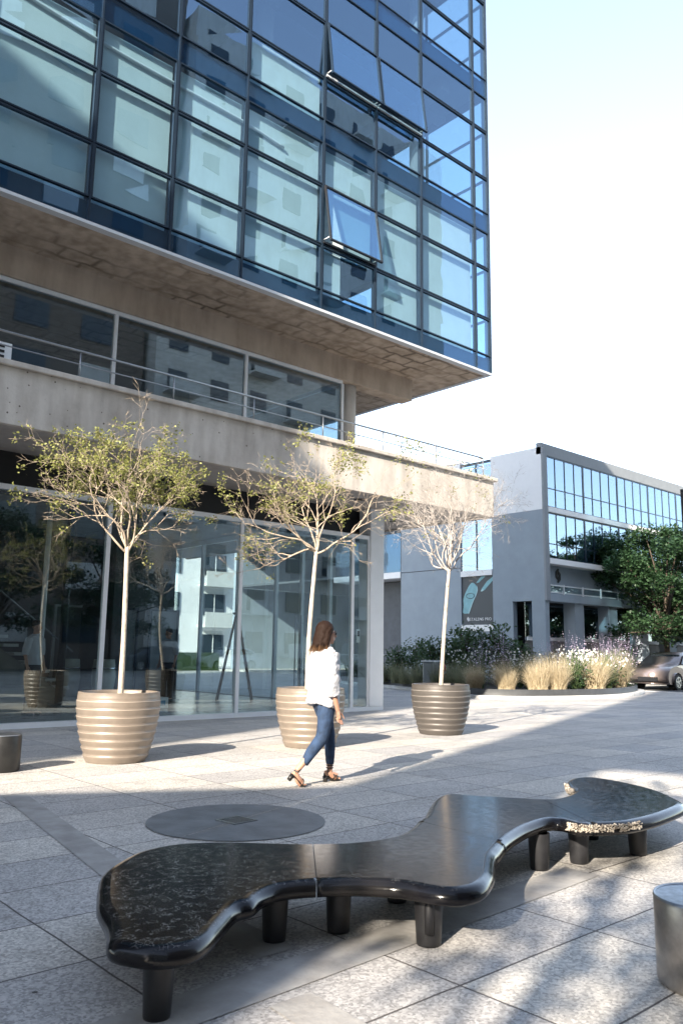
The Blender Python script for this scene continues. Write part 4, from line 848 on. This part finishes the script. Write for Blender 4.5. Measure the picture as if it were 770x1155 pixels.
# ================================================================== STREET TREE
def street_tree(x, y, label, seed=5, H=8.1, rad=3.2, nc=46, dens=1100, ll=(.10,.20)):
    Q = random.Random(seed); e = empty('street_tree', (x, y, 0), label, 'tree'); lf = MB(); br = MB()
    MB().tube([(0,0,0),(.05,0,1.2),(-.05,.05,2.4)], [.17,.13,.12], 12).build('trunk', 'dbark', e)
    cl = []
    for i in range(nc):
        a = Q.uniform(0, 2*pi); rr = rad*sqrt(Q.random()); z = Q.uniform(2.3, H-.9); rr *= 1-.55*max(0, (z-4)/(H-4))**2; cl.append((Vector((rr*cos(a), rr*sin(a), z)), Q.uniform(.65, 1.15)))
    for c, r in cl:
        m_ = Vector((c.x*.35, c.y*.35, 2.4+(c.z-2.4)*.55)); br.tube([(-.05,.05,2.3), tuple(m_), tuple(c)], [.08,.045,.015], 6, cap=False)
        for _ in range(int(dens*r)):
            v = Vector((Q.gauss(0,1),Q.gauss(0,1),Q.gauss(0,.62))); v = v.normalized()*(Q.random()**.4)*r; p = c+Vector((v.x, v.y, v.z*.62))
            if noise.noise(p*1.9) < -.2: continue
            d = Vector((Q.gauss(0,1),Q.gauss(0,1),Q.gauss(0,.5))).normalized(); s = d.cross(Vector((Q.gauss(0,.6),Q.gauss(0,.6),1))).normalized(); l = Q.uniform(*ll)
            lf.poly([p, p+d*l*.5+s*l*.35, p+d*l, p+d*l*.5-s*l*.35])
    br.build('branches', 'dbark', e); lf.build('crown', 'dleaf', e)
street_tree(36.6, 18.2, 'dark green dense street tree in front of the ribbon windows, above the parked car', 5, 8.0, 2.9)
street_tree(14, -13.5, 'dark street tree across the plaza mirrored in the left lobby glass', 21, 8.5, 3.4, 34, 700)
street_tree(20.5, -14.5, 'second dark street tree across the plaza mirrored in the lobby glass', 22, 7.5, 3, 34, 700)
street_tree(41.5, 17.6, 'second dark green street tree further down the road', 9)
# a loosely branched tree added sunward of the bench, out of frame, that breaks the sunlight into patches
street_tree(*ts(-6.5, .9), 'unseen tree added in the gap between the shade blocks to dapple the sunlight', 15, 8.5, 1.3, 9, 240)
# ================================================================== CARS
def car(paint, label, loc, rz, group):
    e = empty('parked_car', loc, label, 'car', group, rz)
    # side profile, front at +x
    prof = [(-2.12,.30),(-2.16,.62),(-2.08,.92),(-1.75,.98),(-1.35,1.32),(-.75,1.47),(.05,1.48),(.62,1.36),(1.22,1.0),(1.85,.86),(2.1,.70),(2.16,.45),(2.08,.25)]
    def arch(cx, r=.37): return [(cx+r*cos(a), .31+r*sin(a)) for a in [radians(d) for d in range(0, 181, 20)]]
    low = [(1.72,.2)] + [(x, z) for x, z in arch(1.35)] + [(.95,.18),(-.92,.18)] + [(x, z) for x, z in arch(-1.30)] + [(-1.7,.22)]
    P = spline(prof, 3, False) + low
    N = len(P); mb = MB(); lay = [(-.80,.0),(-.86,.0),(.86,.0),(.80,.0)]
    for yy, _ in lay:
        for (x, z) in P:
            k = max(0, (z-.95)/.55); tuck = 1-.24*k; inn = .97 if abs(yy) < .85 else 1
            mb.v.append((x*inn if z > .35 else x, yy*tuck, z if abs(yy) > .85 else z*.985+.004))
    for l in range(3):
        for i in range(N): j = (i+1) % N; mb.f.append((l*N+i, l*N+j, (l+1)*N+j, (l+1)*N+i)); mb.sm.append(True)
    mb.f.append(tuple(reversed(range(N)))); mb.f.append(tuple(range(3*N, 4*N))); mb.sm += [False, False]
    mb.build('body', paint, e)
    for s in (-1, 1):
        y = lambda z: s*(.868*(1-.24*max(0, (z-.95)/.55))+.004)
        for pts in ([(1.05,1.0),(.55,1.34),(.08,1.41),(.02,1.0)], [(-.04,1.0),(-.0,1.41),(-.72,1.40),(-.95,1.03)], [(-1.0,1.04),(-.80,1.38),(-1.22,1.26),(-1.42,1.06)]):
            m_ = MB(); q = [(x, y(z), z) for x, z in pts]; q2 = [(x, y(z)-s*.02, z) for x, z in pts]; n = 4
            m_.v = q+q2; m_.f = [(0,1,2,3),(7,6,5,4)]+[(i,(i+1) % 4,4+(i+1) % 4,4+i) for i in range(4)]; m_.sm = [False]*6; m_.build('side_window', 'carg', e)
        for cx in (1.35, -1.30):
            c = (cx, s*.74, .31); W = MB().tube([(cx, s*.66, .31),(cx, s*.86, .31)], .31, 28).build('wheel', 'tyre', e)
            MB().tube([(cx, s*.855, .31),(cx, s*.868, .31)], .215, 24).build('rim', 'rim', W)
            sp_ = MB()
            for k in range(5):
                a = 2*pi*k/5+.3; a2 = a+.32; sp_.poly([(cx+.06*cos(a+.16), s*.872, .31+.06*sin(a+.16)), (cx+.19*cos(a+.1), s*.872, .31+.19*sin(a+.1)), (cx+.19*cos(a+.9), s*.872, .31+.19*sin(a+.9)), (cx+.08*cos(a+.9), s*.872, .31+.08*sin(a+.9))])
            sp_.build('wheel_slot', 'black', W)
        MB().ball((.92, s*.95, 1.02), (.09,.07,.06), 10, 7).build('mirror', paint, e)
        MB().ball((1.95, s*.62, .68), (.14,.16,.08), 12, 7).build('headlight', 'lampg', e); MB().ball((-2.06, s*.66, .78), (.09,.13,.09), 12, 7).build('tail_light', 'redl', e)
        MB().box(-.35,-.2,s*.868-.008,s*.868+.012,.86,.885).build('door_handle', 'chrome', e)
        MB().box(-.9, .98, s*.866-.004, s*.866+.003, .50, .512).build('door_seam', 'black', e)
    MB().poly([(1.12,-.70,1.03),(1.12,.70,1.03),(.60,.60,1.385),(.60,-.60,1.385)]).poly([(.60,-.6,1.38),(.6,.6,1.38),(1.12,.7,1.02),(1.12,-.7,1.02)]).build('windscreen', 'carg', e)
    MB().box(2.08,2.17,-.42,.42,.34,.50).build('grille', 'black', e)
    return e
car('carp', 'taupe hatchback parked on the road under the street tree', (33.0, 16.2, -.02), pi, None)
car('silver', 'silver parked car reflected in the lobby glass', (24, -12.9+.0, -.02), pi, 'cars along the far kerb').location = (33.5, -6, -.02)
car('whitec', 'white parked car reflected in the lobby glass', (31, -18.6, -.02), pi, 'cars along the far kerb')
car('darkc', 'dark parked car reflected in the lobby glass', (25.5, -18.6, -.02), pi, 'cars along the far kerb')
# ================================================================== DARK POLE AT THE RIGHT EDGE
e = empty('street_pole', (22.66, 10.5, 0), 'dark slender street pole with an orange foot at the right edge', 'pole')
MB().box(-.09,.09,-.09,.09,.28,6.05).build('shaft', 'black', e, bevel=.01); MB().box(-.15,.15,-.15,.15,.2,.62).build('collar', 'orange', e, bevel=.02); MB().box(-.17,.17,-.17,.17,0,.2).build('foot', 'black', e)
# ================================================================== PEOPLE
def smooth_body(mb, name, m, parent, vox, it=3, wrinkle=0, wsize=.12):
    o = mb.build(name, m, parent); r = o.modifiers.new('remesh', 'REMESH'); r.mode = 'VOXEL'; r.voxel_size = vox; r.use_smooth_shade = True
    s = o.modifiers.new('smooth', 'SMOOTH'); s.iterations = it; s.factor = .6
    if wrinkle:
        t = bpy.data.textures.new('folds', 'CLOUDS'); t.noise_scale = wsize; t.noise_depth = 2
        d = o.modifiers.new('folds', 'DISPLACE'); d.texture = t; d.strength = wrinkle; d.texture_coords = 'LOCAL'
    return o
def hand(mb, wrist, dirn, side, curl, s=1):
    """palm plus five fingers; dirn = pointing direction, side = towards the thumb"""
    d = Vector(dirn).normalized(); t = Vector(side); t = (t-d*t.dot(d)).normalized(); n = d.cross(t); w_ = Vector(wrist)
    mb.tube([w_, w_+d*.03*s, w_+d*.075*s, w_+d*.085*s], [(.020*s,.024*s),(.018*s,.033*s),(.015*s,.037*s),(.010*s,.034*s)], 12)
    for k, (off, L) in enumerate(((.027,.066),(.009,.074),(-.009,.069),(-.026,.053))):
        p = w_+d*.07*s+t*off*s; pts = [p]; a = .15
        for j, fr in enumerate((.30,.42,.30,.24)):
            a += curl*(.6+.12*k); dd = d*cos(a)+n*sin(a); pts.append(pts[-1]+dd*L*fr*s)
        mb.tube(pts, [.0085*s,.0082*s,.0076*s,.0068*s,.005*s], 8)
    p = w_+d*.02*s+t*.02*s; mb.tube([p, p+(d*.6+t*.7)*.03*s, p+(d*.9+t*.75)*.05*s, p+(d*1.25+t*.75+n*.2)*.058*s], [.012*s,.011*s,.009*s,.006*s], 8)
def head(mb, c, yawd, s=1, tilt=0):
    ca, sa = cos(yawd), sin(yawd)
    def T(x, y, z): return (c[0]+(x*ca-y*sa)*s, c[1]+(x*sa+y*ca)*s, c[2]+z*s)
    mb.ball(T(-.012,0,.03), (.088*s,.072*s,.092*s), 20, 14); mb.ball(T(.03,0,-.045), (.055*s,.052*s,.062*s), 16, 10); mb.ball(T(.055,0,-.088), (.024*s,.026*s,.02*s), 12, 8)
    mb.ball(T(.045,0,0), (.042*s,.055*s,.05*s), 14, 9)
    mb.tube([T(.082,0,.02), T(.098,0,-.008), T(.105,0,-.026), T(.088,0,-.036)], [.007*s,.010*s,.012*s,.008*s], 8)
    mb.ball(T(.083,0,-.056), (.012*s,.02*s,.006*s), 10, 6); mb.ball(T(.081,0,-.066), (.011*s,.017*s,.006*s), 10, 6)
    for q in (-1, 1): mb.ball(T(-.005,q*.073,-.012), (.018*s,.009*s,.028*s), 10, 7)
    return T
def woman():
    hz = atan2(-.17, .985); e = empty('person', (5.51, 6.375, 0), 'woman in white shirt and blue jeans walking right in black heeled sandals', 'person', rz=hz)
    b = MB()
    # torso core and neck
    b.tube([(0,0,.76),(0,0,.86),(.0,0,1.0),(.01,0,1.14),(.0,0,1.26),(-.005,0,1.31),(.0,0,1.345)], [(.10,.15),(.115,.165),(.085,.125),(.105,.145),(.09,.16),(.07,.12),(.05,.05)], 20)
    b.tube([(-.005,0,1.31),(.012,0,1.37),(.02,0,1.43)], [.052,.046,.048], 14)
    hy = radians(-8); T = head(b, (.022, 0, 1.478), hy, .98)
    arms = ((-1, [(0,-.155,1.285),(-.03,-.20,1.08),(-.035,-.215,.98),(.03,-.225,.72)], (.10,-.02,-1)), (1, [(0,.155,1.285),(-.02,.20,1.08),(-.01,.215,.98),(.08,.2,.75)], (.2,0,-1)))
    for s, p, d in arms:
        p = spline(p, 5, False); n = len(p)-1
        b.tube(p, [(.044-.021*i/n, .042-.018*i/n) for i in range(n+1)], 12)
        hand(b, p[-1], d, (1, 0, .1), .28*1, .95)
    legs = [[(-.01,-.082,.80),(-.04,-.088,.62),(-.075,-.088,.455),(-.19,-.088,.32),(-.30,-.086,.20),(-.345,-.086,.155)], [(.01,.08,.80),(.075,.08,.62),(.118,.08,.45),(.13,.08,.30),(.132,.08,.15),(.13,.08,.10)]]
    for p in legs: b.tube(p, [.078,.060,.042,.038,.030,.028], 14)
    # feet: rear foot up on its toes, front foot flat on its heel
    b.tube([(-.385,-.086,.135),(-.35,-.086,.11),(-.32,-.086,.065),(-.285,-.086,.028)], [(.026,.026),(.03,.03),(.026,.038),(.016,.04)], 12)
    for k in range(5): b.tube([(-.295,-.118+.016*k,.03),(-.262+.004*abs(k-3),-.118+.016*k,.022)], [.0095,.008], 8)
    b.tube([(.075,.08,.085),(.12,.08,.085),(.17,.08,.06),(.215,.08,.036)], [(.026,.027),(.030,.028),(.022,.035),(.013,.040)], 12)
    for k in range(5): b.tube([(.21,.046+.017*k,.032),(.245-.004*abs(k-1),.046+.017*k,.026)], [.0095,.008], 8)
    smooth_body(b, 'body', 'skin', e, .0052, 2)
    # jeans
    j = MB(); j.tube([(0,0,.90),(0,0,.84),(0,0,.775),(.0,0,.72)], [(.118,.158),(.125,.172),(.118,.165),(.07,.12)], 20)
    j.tube([(-.01,-.082,.79),(-.035,-.088,.62),(-.06,-.088,.48),(-.085,-.088,.43),(-.19,-.088,.32),(-.265,-.086,.215)], [(.096,.092),(.078,.076),(.066,.066),(.066,.064),(.056,.054),(.040,.040)], 16)
    j.tube([(.01,.08,.79),(.075,.08,.62),(.12,.08,.45),(.13,.08,.32),(.132,.08,.17)], [(.096,.09),(.078,.076),(.060,.060),(.055,.054),(.042,.041)], 16)
    smooth_body(j, 'jeans', 'jeans', e, .0075, 4, .007, .05)
    # shirt
    t = MB(); t.tube([(-.025,0,.745),(-.01,0,.80),(-.005,0,.92),(.0,0,1.05),(.005,0,1.16),(-.005,0,1.26),(-.008,0,1.315),(-.004,0,1.345)], [(.150,.190),(.155,.195),(.150,.183),(.148,.178),(.140,.182),(.11,.175),(.08,.125),(.058,.062)], 24)
    t.tube([(0,-.14,1.275),(-.02,-.185,1.12),(-.032,-.205,.99),(-.02,-.212,.875)], [(.078,.075),(.074,.07),(.070,.066),(.064,.060)], 14); t.tube([(0,.14,1.275),(-.015,.185,1.12),(-.01,.208,.99),(.03,.21,.88)], [(.078,.075),(.074,.07),(.070,.066),(.064,.060)], 14)
    t.tube([(-.02,-.212,.90),(-.016,-.213,.855)], [.067,.066], 14)
    smooth_body(t, 'shirt', 'shirt', e, .0075, 3, .045, .06)
    # hair to the shoulders
    h = MB(); q = [T(-.012,0,.042)]
    h.ball(T(-.026,0,.040), (.098,.087,.094), 20, 14)
    h.tube([T(-.035,0,.05), T(-.058,0,-.02), T(-.076,0,-.09), T(-.098,0,-.150), T(-.118,0,-.180)], [(.078,.083),(.078,.088),(.074,.092),(.062,.086),(.03,.07)], 18)
    for s in (-1, 1):
        h.tube([T(.01,s*.066,.07), T(-.02,s*.082,-.02), T(-.035,s*.088,-.09), T(-.045,s*.086,-.165)], [(.034,.018),(.036,.018),(.033,.018),(.018,.012)], 10)
    smooth_body(h, 'hair', 'hairg', e, .0062, 2, .01, .03)
    Qh = random.Random(4); ls = MB()
    for _ in range(90):
        a = Qh.uniform(-2.2, 2.2); x0, y0 = -.045-.075*cos(a), .088*sin(a); z0 = Qh.uniform(-.02, .03); k_ = Qh.uniform(1.0, 1.22)
        ls.tube([T(x0*.95, y0, z0), T(x0*1.02-.01, y0*1.03, -.08), T((x0-.03)*k_, y0*k_, -.155+Qh.uniform(-.02,.01)), T((x0-.05)*k_+Qh.gauss(0,.008), y0*k_+Qh.gauss(0,.01), -.185+Qh.uniform(-.02,.015))], [.0022,.0022,.0016,.0006], 4, cap=False)
    ls.build('loose_strands', 'hairg', e)
    g = MB()
    for s in (-1, 1):
        g.ball(T(.083, s*.032, .006), (.008,.026,.021), 12, 8); g.tube([T(.085,s*.055,.012), T(.04,s*.078,.010), T(-.01,s*.080,.004)], .003, 6)
    g.build('sunglasses', 'black', e)
    # sandals
    sd = MB(); sd.tube([(-.395,-.086,.125),(-.352,-.086,.080),(-.318,-.086,.040),(-.272,-.086,.008),(-.25,-.086,.008)], [(.007,.032),(.006,.032),(.006,.038),(.006,.042),(.005,.03)], 10)
    sd.tube([(-.388,-.086,.118),(-.432,-.086,.075)], [(.026,.026),(.021,.021)], 10)
    for (x, z, r) in ((-.335,.16,.033),(-.29,.045,.034)): sd.tube([(x+(.012*cos(a) if z < .1 else r*cos(a)), -.086+(.041 if z < .1 else r)*sin(a), z+(.03*cos(a) if z < .1 else .012*cos(a))) for a in [2*pi*k/14 for k in range(15)]], .0055, 6, cap=False)
    a_ = sd.build('sandal', 'darkleather', e)
    sd = MB(); sd.tube([(.06,.08,.058),(.12,.08,.052),(.175,.08,.028),(.215,.08,.010),(.255,.08,.010)], [(.006,.030),(.006,.030),(.006,.034),(.006,.042),(.005,.03)], 10)
    sd.tube([(.078,.08,.056),(.078,.08,.0)], [(.026,.026),(.021,.021)], 10)
    for (x, z, r) in ((.131,.135,.034),(.132,.16,.034)): sd.tube([(x+r*cos(a), .08+r*sin(a), z) for a in [2*pi*k/14 for k in range(15)]], .0055, 6, cap=False)
    for x, z in ((.20,.036),(.165,.05)): sd.tube([(x, .08+.041*sin(a), z+.024*cos(a)) for a in [2*pi*k/14 for k in range(15)]], .0065, 6, cap=False)
    sd.tube([(.095,.055,.14),(.085,.052,.06)], .005, 6, cap=False); sd.tube([(.15,.08,.10),(.19,.08,.058)], .005, 6, cap=False)
    sd.build('sandal', 'darkleather', e)
woman()
def man(loc, rz, label, trous='trous', shirt='shirt'):
    e = empty('person', loc, label, 'person', rz=rz); b = MB()
    b.tube([(0,0,.84),(0,0,.95),(.0,0,1.1),(.01,0,1.28),(.0,0,1.42),(0,0,1.48)], [(.10,.15),(.115,.16),(.10,.14),(.115,.17),(.10,.18),(.06,.07)], 18)
    b.tube([(0,0,1.44),(.012,0,1.56)], [.055,.052], 12); T = head(b, (.02,0,1.62), 0, 1.05)
    for s in (-1, 1):
        p = [(0,s*.18,1.41),(-.02,s*.235,1.13),(.05,s*.235,.90)]; b.tube(p, [.05,.038,.026], 12); hand(b, p[-1], (.15,0,-1), (1,0,0), .25, 1.05)
        b.tube([(0,s*.09,.88),(.01,s*.095,.48),(0,s*.095,.08)], [.085,.055,.038], 14); b.tube([(-.06,s*.095,.045),(.02,s*.095,.05),(.17,s*.10,.03)], [(.03,.034),(.034,.036),(.02,.04)], 12)
    smooth_body(b, 'body', 'skin', e, .008, 2)
    j = MB(); j.tube([(0,0,.98),(0,0,.9),(0,0,.82)], [(.12,.165),(.125,.17),(.09,.14)], 18)
    for s in (-1, 1): j.tube([(0,s*.085,.88),(.01,s*.095,.48),(0,s*.095,.07)], [.10,.072,.062], 14)
    smooth_body(j, 'trousers', trous, e, .01, 3)
    t = MB(); t.tube([(0,0,.92),(0,0,1.1),(0,0,1.3),(0,0,1.43),(0,0,1.49)], [(.14,.18),(.13,.17),(.135,.19),(.11,.185),(.065,.075)], 20)
    for s in (-1, 1): t.tube([(0,s*.16,1.40),(-.015,s*.225,1.2),(-.015,s*.235,1.1)], [.078,.066,.06], 12)
    smooth_body(t, 'shirt', shirt, e, .01, 3, .012, .1)
    h = MB(); h.ball(T(-.018,0,.05), (.098,.084,.082), 18, 12); smooth_body(h, 'hair', 'hair', e, .008, 2)
    MB().box(-.09,.17,-.14,-.05,0,.05).box(-.09,.17,.05,.14,0,.05).build('shoes', 'black', e, bevel=.02)
    return e
man((6.05, 15.3, .055), radians(-60), 'person in white shirt and black trousers inside the left lobby glass')
man((10.4, 17.9, .055), radians(200), 'person in dark trousers deeper inside the lobby, right of the black column')
